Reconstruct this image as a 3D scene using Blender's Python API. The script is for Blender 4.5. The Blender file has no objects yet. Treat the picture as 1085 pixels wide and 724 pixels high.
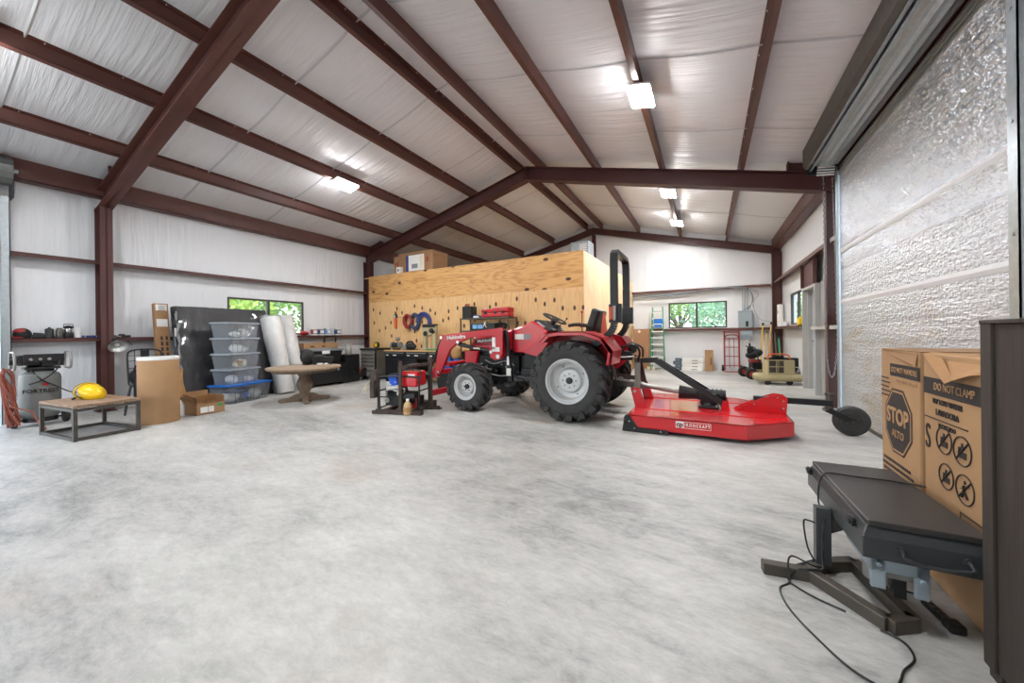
EXPOSURE = 1.38
LAMP = 98
SKY = 3.3
import bpy, bmesh, math, random
from mathutils import Vector, Matrix, Euler, Quaternion
random.seed(7)
PI = math.pi
S = bpy.context.scene
COL = S.collection

# ------------------------------------------------------------------ helpers
def lin(c):
    c = c / 255.0
    return c / 12.92 if c <= 0.04045 else ((c + 0.055) / 1.055) ** 2.4
def rgb(r, g, b):
    return (lin(r), lin(g), lin(b), 1.0)

class MB:
    """collects shapes into one bmesh"""
    def __init__(s):
        s.bm = bmesh.new()
    def _add(s, verts, faces):
        vs = [s.bm.verts.new(v) for v in verts]
        for f in faces:
            try:
                s.bm.faces.new([vs[i] for i in f])
            except ValueError:
                pass
        return s
    def box(s, lo, hi):
        x0, y0, z0 = lo; x1, y1, z1 = hi
        v = [(x0,y0,z0),(x1,y0,z0),(x1,y1,z0),(x0,y1,z0),(x0,y0,z1),(x1,y0,z1),(x1,y1,z1),(x0,y1,z1)]
        return s._add(v, [(0,3,2,1),(4,5,6,7),(0,1,5,4),(1,2,6,5),(2,3,7,6),(3,0,4,7)])
    def obox(s, c, size, rot=(0,0,0)):
        m = Euler(rot).to_matrix(); c = Vector(c)
        h = [q/2 for q in size]
        v = [c + m @ Vector((a*h[0], b*h[1], d*h[2])) for a,b,d in
             ((-1,-1,-1),(1,-1,-1),(1,1,-1),(-1,1,-1),(-1,-1,1),(1,-1,1),(1,1,1),(-1,1,1))]
        return s._add(v, [(0,3,2,1),(4,5,6,7),(0,1,5,4),(1,2,6,5),(2,3,7,6),(3,0,4,7)])
    def bar(s, p0, p1, w, h, up=(0,0,1)):
        p0 = Vector(p0); p1 = Vector(p1); d = (p1-p0).normalized(); up = Vector(up)
        if abs(d.dot(up)) > .98: up = Vector((0,1,0))
        a = d.cross(up).normalized(); b = a.cross(d).normalized()
        v = []
        for p in (p0, p1):
            for i, j in ((-1,-1),(1,-1),(1,1),(-1,1)):
                v.append(p + a*(i*w/2) + b*(j*h/2))
        return s._add(v, [(0,1,2,3),(7,6,5,4),(0,4,5,1),(1,5,6,2),(2,6,7,3),(3,7,4,0)])
    def tube(s, pts, r, n=8, closed=False, radii=None):
        pts = [Vector(p) for p in pts]
        m = len(pts); rings = []
        prev = None
        for i, p in enumerate(pts):
            if closed:
                d = (pts[(i+1) % m] - pts[i-1]).normalized()
            else:
                d = (pts[min(i+1, m-1)] - pts[max(i-1, 0)]).normalized()
            if prev is None:
                u = Vector((0,0,1)) if abs(d.z) < .9 else Vector((1,0,0))
                a = d.cross(u).normalized()
            else:
                a = (prev - d*prev.dot(d))
                a = a.normalized() if a.length > 1e-6 else d.orthogonal().normalized()
            prev = a; b = d.cross(a)
            rr = radii[i] if radii else r
            rings.append([s.bm.verts.new(p + a*(rr*math.cos(2*PI*k/n)) + b*(rr*math.sin(2*PI*k/n))) for k in range(n)])
        R = m if closed else m-1
        for i in range(R):
            A = rings[i]; B = rings[(i+1) % m]
            for k in range(n):
                s.bm.faces.new((A[k], A[(k+1) % n], B[(k+1) % n], B[k]))
        if not closed:
            s.bm.faces.new(rings[0][::-1]); s.bm.faces.new(rings[-1])
        return s
    def cyl(s, p0, p1, r0, r1=None, n=20):
        return s.tube([p0, p1], r0, n, radii=[r0, r0 if r1 is None else r1])
    def lathe(s, prof, o=(0,0,0), axis='z', n=32, flip=False):
        o = Vector(o); rings = []
        for r, h in prof:
            ring = []
            for k in range(n):
                a = 2*PI*k/n; c, q = max(r, 1e-4)*math.cos(a), max(r, 1e-4)*math.sin(a)
                if axis == 'z': p = Vector((c, q, h))
                elif axis == 'y': p = Vector((c, h, q))
                else: p = Vector((h, c, q))
                ring.append(s.bm.verts.new(o + p))
            rings.append(ring)
        for A, B in zip(rings, rings[1:]):
            for k in range(n):
                s.bm.faces.new((A[k], A[(k+1) % n], B[(k+1) % n], B[k]))
        for ring, (r, h) in ((rings[0], prof[0]), (rings[-1], prof[-1])):
            if r > .035: continue
            try: s.bm.faces.new(ring)
            except ValueError: pass
        return s
    def prism(s, poly, plane, a, b):
        n = len(poly)
        def P(u, v, t):
            return {'xz': (u, t, v), 'xy': (u, v, t), 'yz': (t, u, v)}[plane]
        v = [P(u, w, a) for u, w in poly] + [P(u, w, b) for u, w in poly]
        f = [tuple(range(n))[::-1], tuple(range(n, 2*n))]
        for i in range(n):
            j = (i+1) % n
            f.append((i, j, n+j, n+i))
        return s._add(v, f)
    def ball(s, c, r, seg=20, rings=12, rot=None):
        if not hasattr(r, '__len__'): r = (r, r, r)
        c = Vector(c); m = Euler(rot).to_matrix() if rot else Matrix.Identity(3)
        R = []
        for i in range(1, rings):
            t = PI*i/rings
            R.append([s.bm.verts.new(c + m @ Vector((r[0]*math.sin(t)*math.cos(2*PI*k/seg), r[1]*math.sin(t)*math.sin(2*PI*k/seg), r[2]*math.cos(t)))) for k in range(seg)])
        top = s.bm.verts.new(c + m @ Vector((0,0,r[2]))); bot = s.bm.verts.new(c + m @ Vector((0,0,-r[2])))
        for k in range(seg):
            s.bm.faces.new((top, R[0][k], R[0][(k+1) % seg])); s.bm.faces.new((bot, R[-1][(k+1) % seg], R[-1][k]))
        for A, B in zip(R, R[1:]):
            for k in range(seg):
                s.bm.faces.new((A[k], B[k], B[(k+1) % seg], A[(k+1) % seg]))
        return s
    def ring(s, c, axis, R, r, n=28, m=8, a0=0, a1=2*PI):
        ax = Vector(axis).normalized(); u = ax.orthogonal().normalized(); w = ax.cross(u)
        full = abs(a1-a0-2*PI) < 1e-6
        k = n if full else n+1
        pts = [Vector(c) + u*(R*math.cos(a0+(a1-a0)*i/n)) + w*(R*math.sin(a0+(a1-a0)*i/n)) for i in range(k)]
        return s.tube(pts, r, m, closed=full)
    def move(s, v):
        bmesh.ops.translate(s.bm, verts=s.bm.verts, vec=v); return s
    def rotz(s, a, c=(0,0,0)):
        bmesh.ops.rotate(s.bm, verts=s.bm.verts, cent=c, matrix=Matrix.Rotation(a, 3, 'Z')); return s
    def rot(s, a, axis, c=(0,0,0)):
        bmesh.ops.rotate(s.bm, verts=s.bm.verts, cent=c, matrix=Matrix.Rotation(a, 3, axis)); return s
    def jitter(s, amt, seed=1):
        R = random.Random(seed)
        for v in s.bm.verts:
            v.co += Vector((R.uniform(-amt, amt), R.uniform(-amt, amt), R.uniform(-amt, amt)))
        return s
    def subdivide(s, cuts):
        bmesh.ops.subdivide_edges(s.bm, edges=s.bm.edges, cuts=cuts, use_grid_fill=True); return s
    def build(s, name, mat, parent=None, smooth=None, bevel=0, seg=2):
        bmesh.ops.recalc_face_normals(s.bm, faces=s.bm.faces)
        me = bpy.data.meshes.new(name); s.bm.to_mesh(me); s.bm.free()
        o = bpy.data.objects.new(name, me); COL.objects.link(o)
        me.materials.append(mat)
        if smooth is not None:
            for p in me.polygons: p.use_smooth = True
            me.set_sharp_from_angle(angle=math.radians(smooth))
        if bevel:
            m = o.modifiers.new('edge', 'BEVEL'); m.width = bevel; m.segments = seg; m.limit_method = 'ANGLE'; m.angle_limit = math.radians(35)
        if parent: o.parent = parent
        return o

def tag(o, label=None, cat=None, group=None, kind=None):
    if label: o['label'] = label
    if cat: o['category'] = cat
    if group: o['group'] = group
    if kind: o['kind'] = kind
    return o
def thing(name, label, cat, loc=(0,0,0), rz=0, group=None):
    o = bpy.data.objects.new(name, None); COL.objects.link(o)
    o.location = loc; o.rotation_euler = (0,0,rz); o.empty_display_size = .1
    return tag(o, label, cat, group)
def struct(o):
    o['kind'] = 'structure'; return o
def copy_tree(o, parent=None):
    c = o.copy(); COL.objects.link(c); c.parent = parent
    for ch in list(o.children):
        copy_tree(ch, c)
    return c
def lettering(name, text, size, mat, parent, loc, rot=(0,0,0), sx=1.0, depth=.0015, align='CENTER', bold=0.0, label=None, shear=0.0):
    cu = bpy.data.curves.new('t', 'FONT'); cu.body = text; cu.size = size; cu.align_x = align; cu.align_y = 'CENTER'
    cu.extrude = depth; cu.offset = bold; cu.resolution_u = 3; cu.shear = shear
    t = bpy.data.objects.new('t', cu); COL.objects.link(t)
    dg = bpy.context.evaluated_depsgraph_get()
    me = bpy.data.meshes.new_from_object(t.evaluated_get(dg))
    bpy.data.objects.remove(t); bpy.data.curves.remove(cu)
    for v in me.vertices: v.co.x *= sx
    me.materials.clear(); me.materials.append(mat)
    o = bpy.data.objects.new(name, me); COL.objects.link(o)
    o.location = loc; o.rotation_euler = rot
    if parent: o.parent = parent
    if label: o['label'] = label
    return o
def smooth_path(pts, k=6):
    pts = [Vector(p) for p in pts]; out = []
    n = len(pts)
    for i in range(n-1):
        p0 = pts[max(i-1,0)]; p1 = pts[i]; p2 = pts[i+1]; p3 = pts[min(i+2,n-1)]
        for j in range(k):
            t = j/k
            out.append(.5*((2*p1)+(p2-p0)*t+(2*p0-5*p1+4*p2-p3)*t*t+(3*p1-p0-3*p2+p3)*t**3))
    out.append(pts[-1]); return out

# ---------------------------------------------------------------- materials
def nodes(m):
    m.use_nodes = True; return m.node_tree.nodes, m.node_tree.links, m.node_tree.nodes['Principled BSDF']
def mat(name, c, rough=.5, metal=0, var=.0, vs=4.0, stretch=(1,1,1), bump=0, bs=20.0, c2=None, coat=0, spec=.5, bstretch=None):
    m = bpy.data.materials.new(name); N, L, b = nodes(m)
    col = rgb(*c); b.inputs['Base Color'].default_value = col
    b.inputs['Roughness'].default_value = rough; b.inputs['Metallic'].default_value = metal
    b.inputs['Specular IOR Level'].default_value = spec
    if coat: b.inputs['Coat Weight'].default_value = coat; b.inputs['Coat Roughness'].default_value = .08
    if var or bump or c2:
        tc = N.new('ShaderNodeTexCoord')
    if var or c2:
        mp = N.new('ShaderNodeMapping'); mp.inputs['Scale'].default_value = stretch
        L.new(tc.outputs['Object'], mp.inputs['Vector'])
        nz = N.new('ShaderNodeTexNoise'); nz.inputs['Scale'].default_value = vs; nz.inputs['Detail'].default_value = 5; nz.inputs['Roughness'].default_value = .6
        L.new(mp.outputs[0], nz.inputs['Vector'])
        rp = N.new('ShaderNodeValToRGB'); rp.color_ramp.elements[0].position = .3; rp.color_ramp.elements[1].position = .7
        if c2: lo = rgb(*c2)
        else: lo = tuple(q*(1-var) for q in col[:3]) + (1,)
        hi = col if c2 else tuple(min(1, q*(1+var*.6)) for q in col[:3]) + (1,)
        rp.color_ramp.elements[0].color = lo; rp.color_ramp.elements[1].color = hi
        L.new(nz.outputs['Fac'], rp.inputs[0]); L.new(rp.outputs[0], b.inputs['Base Color'])
    if bump:
        mp2 = N.new('ShaderNodeMapping'); mp2.inputs['Scale'].default_value = bstretch or (1,1,1)
        L.new(tc.outputs['Object'], mp2.inputs['Vector'])
        n2 = N.new('ShaderNodeTexNoise'); n2.inputs['Scale'].default_value = bs; n2.inputs['Detail'].default_value = 4
        L.new(mp2.outputs[0], n2.inputs['Vector'])
        bp = N.new('ShaderNodeBump'); bp.inputs['Strength'].default_value = bump; bp.inputs['Distance'].default_value = .02
        L.new(n2.outputs['Fac'], bp.inputs['Height']); L.new(bp.outputs[0], b.inputs['Normal'])
    return m
def emit(name, c, st):
    m = bpy.data.materials.new(name); N, L, b = nodes(m)
    b.inputs['Base Color'].default_value = (.9,.9,.9,1); b.inputs['Emission Color'].default_value = c; b.inputs['Emission Strength'].default_value = st
    return m
def clear(name, c, alpha_mix, rough=.15):
    """thin translucent plastic: mix of transparent and glossy plastic"""
    m = bpy.data.materials.new(name); N, L, b = nodes(m)
    b.inputs['Base Color'].default_value = rgb(*c); b.inputs['Roughness'].default_value = rough
    tr = N.new('ShaderNodeBsdfTransparent'); tr.inputs[0].default_value = (.97,.98,.99,1)
    mx = N.new('ShaderNodeMixShader'); mx.inputs[0].default_value = alpha_mix
    out = N['Material Output']
    L.new(tr.outputs[0], mx.inputs[1]); L.new(b.outputs[0], mx.inputs[2]); L.new(mx.outputs[0], out.inputs[0])
    return m

def liner(name, c, axis_scale, strength, rough=.42):
    """white vinyl insulation facing with pulled wrinkles; axis_scale stretches the folds"""
    m = bpy.data.materials.new(name); N, L, b = nodes(m)
    b.inputs['Roughness'].default_value = rough; b.inputs['Specular IOR Level'].default_value = .55
    tc = N.new('ShaderNodeTexCoord')
    mp = N.new('ShaderNodeMapping'); mp.inputs['Scale'].default_value = axis_scale
    L.new(tc.outputs['Object'], mp.inputs[0])
    n1 = N.new('ShaderNodeTexNoise'); n1.inputs['Scale'].default_value = 1.0; n1.inputs['Detail'].default_value = 3; n1.inputs['Roughness'].default_value = .55
    L.new(mp.outputs[0], n1.inputs['Vector'])
    n2 = N.new('ShaderNodeTexNoise'); n2.inputs['Scale'].default_value = .55; n2.inputs['Detail'].default_value = 2
    L.new(tc.outputs['Object'], n2.inputs['Vector'])
    mu = N.new('ShaderNodeMath'); mu.operation = 'MULTIPLY'
    L.new(n1.outputs['Fac'], mu.inputs[0]); L.new(n2.outputs['Fac'], mu.inputs[1])
    bp = N.new('ShaderNodeBump'); bp.inputs['Strength'].default_value = strength; bp.inputs['Distance'].default_value = .06
    L.new(mu.outputs[0], bp.inputs['Height']); L.new(bp.outputs[0], b.inputs['Normal'])
    rp = N.new('ShaderNodeValToRGB'); rp.color_ramp.elements[0].position = .3; rp.color_ramp.elements[1].position = .7
    k = rgb(*c); rp.color_ramp.elements[0].color = tuple(q*.93 for q in k[:3])+(1,); rp.color_ramp.elements[1].color = k
    L.new(n2.outputs['Fac'], rp.inputs[0]); L.new(rp.outputs[0], b.inputs['Base Color'])
    return m

def plywood(name, base, dark, vertical=True, wave=True, knots=True):
    m = bpy.data.materials.new(name); N, L, b = nodes(m)
    b.inputs['Roughness'].default_value = .6
    tc = N.new('ShaderNodeTexCoord')
    mp = N.new('ShaderNodeMapping'); mp.inputs['Scale'].default_value = (1, 1, .16) if vertical else (.16, .5, 1)
    L.new(tc.outputs['Object'], mp.inputs[0])
    nz = N.new('ShaderNodeTexNoise'); nz.inputs['Scale'].default_value = 3.2; nz.inputs['Detail'].default_value = 2; nz.inputs['Distortion'].default_value = .8
    L.new(mp.outputs[0], nz.inputs['Vector'])
    ml = N.new('ShaderNodeMath'); ml.operation = 'MULTIPLY'; ml.inputs[1].default_value = 9.0 if wave else 4.0
    L.new(nz.outputs['Fac'], ml.inputs[0])
    fr = N.new('ShaderNodeMath'); fr.operation = 'PINGPONG'; fr.inputs[1].default_value = .5
    L.new(ml.outputs[0], fr.inputs[0])
    fine = N.new('ShaderNodeTexNoise'); fine.inputs['Scale'].default_value = 30; fine.inputs['Detail'].default_value = 4
    L.new(mp.outputs[0], fine.inputs['Vector'])
    ad = N.new('ShaderNodeMath'); ad.operation = 'MULTIPLY_ADD'; ad.inputs[1].default_value = .7
    L.new(fr.outputs[0], ad.inputs[0]); L.new(fine.outputs['Fac'], ad.inputs[2])
    rp = N.new('ShaderNodeValToRGB'); e = rp.color_ramp.elements
    e[0].position = .42; e[0].color = rgb(*dark); e[1].position = .72; e[1].color = rgb(*base)
    L.new(ad.outputs[0], rp.inputs[0])
    last = rp.outputs[0]
    if knots:
        mk = N.new('ShaderNodeMapping'); mk.inputs['Scale'].default_value = (4.2, .01, 2.3) if vertical else (2.0, .01, 3.4)
        L.new(tc.outputs['Object'], mk.inputs[0])
        sx = N.new('ShaderNodeSeparateXYZ'); L.new(mk.outputs[0], sx.inputs[0])
        cb_ = N.new('ShaderNodeCombineXYZ'); L.new(sx.outputs['X'], cb_.inputs['X']); L.new(sx.outputs['Z'], cb_.inputs['Y'])
        vo = N.new('ShaderNodeTexVoronoi'); vo.voronoi_dimensions = '2D'; vo.inputs['Scale'].default_value = 1.0; vo.inputs['Randomness'].default_value = .8
        L.new(cb_.outputs[0], vo.inputs['Vector'])
        kr = N.new('ShaderNodeValToRGB'); k = kr.color_ramp.elements
        k[0].position = .10; k[0].color = (1,1,1,1); k[1].position = .15; k[1].color = (0,0,0,1)
        L.new(vo.outputs['Distance'], kr.inputs[0])
        sel = N.new('ShaderNodeMath'); sel.operation = 'GREATER_THAN'; sel.inputs[1].default_value = (.35 if vertical else .7)
        sp = N.new('ShaderNodeSeparateColor'); L.new(vo.outputs['Color'], sp.inputs[0]); L.new(sp.outputs[0], sel.inputs[0])
        mm = N.new('ShaderNodeMath'); mm.operation = 'MULTIPLY'; L.new(kr.outputs[0], mm.inputs[0]); L.new(sel.outputs[0], mm.inputs[1])
        mx = N.new('ShaderNodeMix'); mx.data_type = 'RGBA'
        L.new(mm.outputs[0], mx.inputs['Factor']); L.new(last, mx.inputs['A']); mx.inputs['B'].default_value = rgb(74, 44, 22)
        last = mx.outputs['Result']
    L.new(last, b.inputs['Base Color'])
    return m

def concrete():
    m = bpy.data.materials.new('concrete'); N, L, b = nodes(m)
    tc = N.new('ShaderNodeTexCoord')
    mp = N.new('ShaderNodeMapping'); mp.inputs['Rotation'].default_value = (0,0,.5); mp.inputs['Scale'].default_value = (.8, 1.7, 1)
    L.new(tc.outputs['Object'], mp.inputs[0])
    def noise(sc, det, ro, dist, src):
        n = N.new('ShaderNodeTexNoise'); n.inputs['Scale'].default_value = sc; n.inputs['Detail'].default_value = det; n.inputs['Roughness'].default_value = ro; n.inputs['Distortion'].default_value = dist
        L.new(src, n.inputs['Vector']); return n
    n1 = noise(.42, 5, .55, .2, mp.outputs[0])          # broad trowel shades
    n2 = noise(3.4, 10, .74, .25, mp.outputs[0])        # smears
    n4 = noise(15, 8, .8, .3, mp.outputs[0])          # grain
    n3 = noise(.8, 3, .5, 0, tc.outputs['Object'])
    a = N.new('ShaderNodeMath'); a.operation = 'MULTIPLY_ADD'; a.inputs[1].default_value = .9
    L.new(n2.outputs['Fac'], a.inputs[0]); L.new(n1.outputs['Fac'], a.inputs[2])
    a2 = N.new('ShaderNodeMath'); a2.operation = 'MULTIPLY_ADD'; a2.inputs[1].default_value = .6
    L.new(n4.outputs['Fac'], a2.inputs[0]); L.new(a.outputs[0], a2.inputs[2])
    nm = N.new('ShaderNodeMapRange'); nm.inputs['From Min'].default_value = .92; nm.inputs['From Max'].default_value = 1.56
    L.new(a2.outputs[0], nm.inputs[0])
    rp = N.new('ShaderNodeValToRGB'); e = rp.color_ramp.elements
    e[0].position = .05; e[0].color = rgb(120, 120, 117); e[1].position = .95; e[1].color = rgb(200, 199, 194)
    q = e.new(.45); q.color = rgb(168, 167, 163)
    L.new(nm.outputs[0], rp.inputs[0])
    sr = N.new('ShaderNodeValToRGB'); s = sr.color_ramp.elements
    s[0].position = .60; s[0].color = (0,0,0,1); s[1].position = .76; s[1].color = (.5,.5,.5,1)
    L.new(n3.outputs['Fac'], sr.inputs[0])
    mx = N.new('ShaderNodeMix'); mx.data_type = 'RGBA'; mx.inputs['B'].default_value = rgb(160, 138, 112)
    L.new(sr.outputs[0], mx.inputs['Factor']); L.new(rp.outputs[0], mx.inputs['A'])
    L.new(mx.outputs['Result'], b.inputs['Base Color'])
    rr = N.new('ShaderNodeMapRange'); rr.inputs['To Min'].default_value = .40; rr.inputs['To Max'].default_value = .66
    L.new(n2.outputs['Fac'], rr.inputs[0]); L.new(rr.outputs[0], b.inputs['Roughness'])
    bp = N.new('ShaderNodeBump'); bp.inputs['Strength'].default_value = .15; bp.inputs['Distance'].default_value = .006
    L.new(a2.outputs[0], bp.inputs['Height']); L.new(bp.outputs[0], b.inputs['Normal'])
    return m

def foil():
    m = bpy.data.materials.new('foil insulation'); N, L, b = nodes(m)
    b.inputs['Metallic'].default_value = .9
    tc = N.new('ShaderNodeTexCoord')
    mp = N.new('ShaderNodeMapping'); mp.inputs['Scale'].default_value = (1, .45, 1.4); L.new(tc.outputs['Object'], mp.inputs[0])
    vo = N.new('ShaderNodeTexVoronoi'); vo.inputs['Scale'].default_value = 36; L.new(mp.outputs[0], vo.inputs['Vector'])
    nz = N.new('ShaderNodeTexNoise'); nz.inputs['Scale'].default_value = 48; nz.inputs['Detail'].default_value = 4; nz.inputs['Roughness'].default_value = .7; L.new(mp.outputs[0], nz.inputs['Vector'])
    ad = N.new('ShaderNodeMath'); L.new(vo.outputs['Distance'], ad.inputs[0]); L.new(nz.outputs['Fac'], ad.inputs[1])
    bp = N.new('ShaderNodeBump'); bp.inputs['Strength'].default_value = .5; bp.inputs['Distance'].default_value = .015
    L.new(ad.outputs[0], bp.inputs['Height'])
    mp2 = N.new('ShaderNodeMapping'); mp2.inputs['Scale'].default_value = (1, .35, 9); L.new(tc.outputs['Object'], mp2.inputs[0])
    n5 = N.new('ShaderNodeTexNoise'); n5.inputs['Scale'].default_value = 2.2; n5.inputs['Detail'].default_value = 4; L.new(mp2.outputs[0], n5.inputs['Vector'])
    bp2 = N.new('ShaderNodeBump'); bp2.inputs['Strength'].default_value = .5; bp2.inputs['Distance'].default_value = .03
    L.new(n5.outputs['Fac'], bp2.inputs['Height']); L.new(bp.outputs[0], bp2.inputs['Normal']); L.new(bp2.outputs[0], b.inputs['Normal'])
    # dusty smudges, more of them low on the curtain where it gets touched
    n3 = N.new('ShaderNodeTexNoise'); n3.inputs['Scale'].default_value = 2.6; n3.inputs['Detail'].default_value = 9; n3.inputs['Roughness'].default_value = .75
    L.new(mp.outputs[0], n3.inputs['Vector'])
    sx = N.new('ShaderNodeSeparateXYZ'); L.new(tc.outputs['Object'], sx.inputs[0])
    mr = N.new('ShaderNodeMapRange'); mr.inputs['From Min'].default_value = 1.1; mr.inputs['From Max'].default_value = 2.6; mr.inputs['To Min'].default_value = .0; mr.inputs['To Max'].default_value = .16
    L.new(sx.outputs['Z'], mr.inputs[0])
    sm = N.new('ShaderNodeMath'); L.new(n3.outputs['Fac'], sm.inputs[0]); L.new(mr.outputs[0], sm.inputs[1])
    rp = N.new('ShaderNodeValToRGB'); e = rp.color_ramp.elements
    e[0].position = .34; e[0].color = rgb(184, 177, 168); e[1].position = .5; e[1].color = rgb(200, 205, 212)
    L.new(sm.outputs[0], rp.inputs[0]); L.new(rp.outputs[0], b.inputs['Base Color'])
    r2 = N.new('ShaderNodeMapRange'); r2.inputs['From Min'].default_value = 1.4; r2.inputs['From Max'].default_value = 2.4; r2.inputs['To Min'].default_value = .40; r2.inputs['To Max'].default_value = .22
    L.new(sx.outputs['Z'], r2.inputs[0]); L.new(r2.outputs[0], b.inputs['Roughness'])
    return m

M = {}
M['liner_roof'] = liner('white vinyl roof facing', (232, 232, 234), (.8, 12, 1), .9, .33)
M['liner_wall_l'] = liner('white vinyl side wall facing', (224, 226, 229), (1, 7, .6), 1.0, .36)
M['liner_wall_b'] = liner('white vinyl back wall facing', (226, 226, 227), (7, 1, .6), .7, .38)
M['seam'] = mat('taped seam', (205, 205, 206), .4)
M['floor'] = concrete()
M['iron'] = mat('red oxide steel', (96, 56, 47), .45, 0, .18, 3, bump=.03, bs=40)
M['iron_dark'] = mat('brown painted steel', (78, 42, 38), .5, 0, .12, 3)
M['galv'] = mat('galvanised steel', (176, 184, 188), .38, .75, .12, 18)
M['galv_dark'] = mat('grey door slats', (120, 122, 120), .4, .6, .12, 12)
M['door_grey'] = mat('grey steel door', (150, 151, 150), .5, .1, .04, 5)
M['frame_grey'] = mat('pale grey steel frame', (176, 175, 171), .5, .1, .05, 6)
M['foil'] = foil()
M['alu_dark'] = mat('dark window frame', (66, 62, 60), .4, .4)
M['ply'] = plywood('plywood sheet upright', (224, 184, 130), (211, 166, 110), True)
M['ply_top'] = plywood('plywood sheet lying', (214, 166, 104), (186, 134, 76), False)
M['ply_side'] = plywood('pale chipboard', (232, 203, 160), (218, 184, 138), True, False, False)
M['osb'] = mat('brown chipboard', (168, 124, 90), .7, 0, .25, 60)
M['glow'] = emit('lit diffuser', (.985, .99, 1, 1), LAMP)
M['white_metal'] = mat('white painted metal', (232, 232, 230), .4)
M['black'] = mat('black plastic', (24, 24, 25), .45, 0, .1, 6)
M['black_soft'] = mat('black rubber', (30, 30, 30), .75, 0, .2, 8, bump=.1, bs=60)
M['black_metal'] = mat('black painted steel', (28, 28, 30), .35, .1)
M['chrome'] = mat('bright steel', (200, 200, 200), .22, 1)
M['steel'] = mat('bare steel', (150, 148, 143), .38, .5, .15, 10)
M['steel_dark'] = mat('dark bare steel', (92, 88, 82), .45, .7, .2, 9)
M['rust'] = mat('rusty steel', (76, 64, 56), .8, .1, .35, 12, bump=.1, bs=30)
M['red'] = mat('tractor red paint', (186, 18, 36), .32, 0, .05, 3, coat=.3)
M['red2'] = mat('implement red paint', (204, 26, 36), .26, 0, .08, 4, coat=.6)
M['red_plastic'] = mat('red plastic', (184, 28, 36), .4)
M['red_dull'] = mat('worn red paint', (150, 44, 40), .5, 0, .2, 8)
M['rim'] = mat('silver rim paint', (200, 201, 200), .42, .15)
M['tyre'] = mat('tyre rubber', (52, 51, 50), .66, 0, .3, 5, bump=.12, bs=40)
M['tyre_dust'] = mat('dusty tyre rubber', (66, 62, 56), .85, 0, .3, 6, bump=.12, bs=40)
M['engine'] = mat('engine black', (20, 20, 21), .5, .2, .3, 14)
M['card'] = mat('brown cardboard', (166, 129, 91), .75, 0, .08, 5)
M['card_dark'] = mat('darker cardboard', (154, 116, 80), .75, 0, .1, 6)
M['card_in'] = mat('cardboard inside', (168, 126, 84), .8, 0, .08, 6)
M['ink'] = mat('black print', (42, 38, 36), .7)
M['paper'] = mat('white paper', (232, 231, 226), .7)
M['cream'] = mat('cream plastic', (226, 216, 190), .5)
M['white'] = mat('white plastic', (228, 228, 226), .45)
M['yellow'] = mat('yellow plastic', (240, 198, 12), .3, coat=.3)
M['yellow_dull'] = mat('yellow painted handle', (214, 172, 44), .5)
M['blue'] = mat('blue plastic', (18, 104, 196), .35)
M['blue_dark'] = mat('blue hose rubber', (48, 66, 130), .5)
M['blue_cloth'] = mat('blue cloth', (30, 82, 190), .8)
M['orange'] = mat('orange plastic', (224, 96, 40), .45)
M['green'] = mat('green fibreglass', (52, 150, 104), .45)
M['wood_old'] = mat('weathered wood', (150, 122, 98), .7, 0, .3, 5, stretch=(1, 9, 1))
M['wood_ped'] = mat('grey brown wood', (112, 94, 77), .65, 0, .28, 6, stretch=(4, 4, .8))
M['wood_top'] = mat('pale table wood', (160, 136, 112), .5, 0, .15, 4, stretch=(9, 1, 1))
M['wood_cab'] = mat('dark rustic wood', (56, 48, 42), .65, 0, .5, 3, stretch=(5, 5, .5), bump=.08, bs=14, bstretch=(6,6,.5))
M['bench_top'] = mat('bench wood', (202, 160, 108), .6, 0, .15, 6, stretch=(1, 8, 1))
M['tank_grey'] = mat('grey tank enamel', (112, 114, 111), .4, .1, .06, 4)
M['lift'] = mat('charcoal powder coat', (62, 60, 58), .42, .2, .05, 20, bump=.03, bs=160)
M['lift_side'] = mat('charcoal powder coat side', (62, 64, 65), .4, .2, .05, 20)
M['lift_foot'] = mat('grey brown powder coat', (76, 70, 62), .45, .2, .08, 8)
M['zinc'] = mat('zinc bracket', (168, 182, 190), .35, .6, .08, 12)
M['beige'] = mat('beige enamel', (176, 164, 126), .45, 0, .06, 6)
M['hose_red'] = mat('red brown hose', (140, 74, 58), .5)
M['fabric_black'] = mat('black fabric', (22, 22, 24), .9, 0, .2, 20)
M['film_black'] = mat('black mattress under plastic film', (30, 30, 33), .34, 0, .4, 9, coat=.6, bump=.5, bs=9, bstretch=(1, 1.5, .6))
M['film_white'] = mat('clear wrapped white roll', (212, 212, 210), .22, 0, .12, 5, coat=.7, bump=.45, bs=9, bstretch=(1, 1, .4))
M['tote'] = clear('clear tote plastic', (196, 204, 212), .26, .2)
M['film'] = clear('clear bag film', (215, 215, 215), .3, .15)
M['glass'] = clear('window glass', (210, 220, 222), .08, .02)
M['leaf'] = mat('leaf green', (150, 196, 78), .6, 0, .5, 1.2)
M['leaf2'] = mat('yellow green leaf', (206, 232, 104), .6, 0, .4, 1.5)
M['leaf3'] = mat('blue green leaf', (160, 206, 160), .6, 0, .45, 1.3)
M['bark'] = mat('bark', (84, 70, 58), .9, 0, .3, 8)
M['grass'] = mat('gravel yard', (150, 148, 136), .9, 0, .3, 2)
M['cyan_label'] = mat('pale blue label', (120, 170, 220), .5)
M['grey_plastic'] = mat('grey plastic', (128, 134, 138), .5)
M['tan_bag'] = mat('tan paper', (176, 134, 86), .8, 0, .15, 9)
M['green_tag'] = mat('green sticker', (60, 150, 84), .5)

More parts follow.
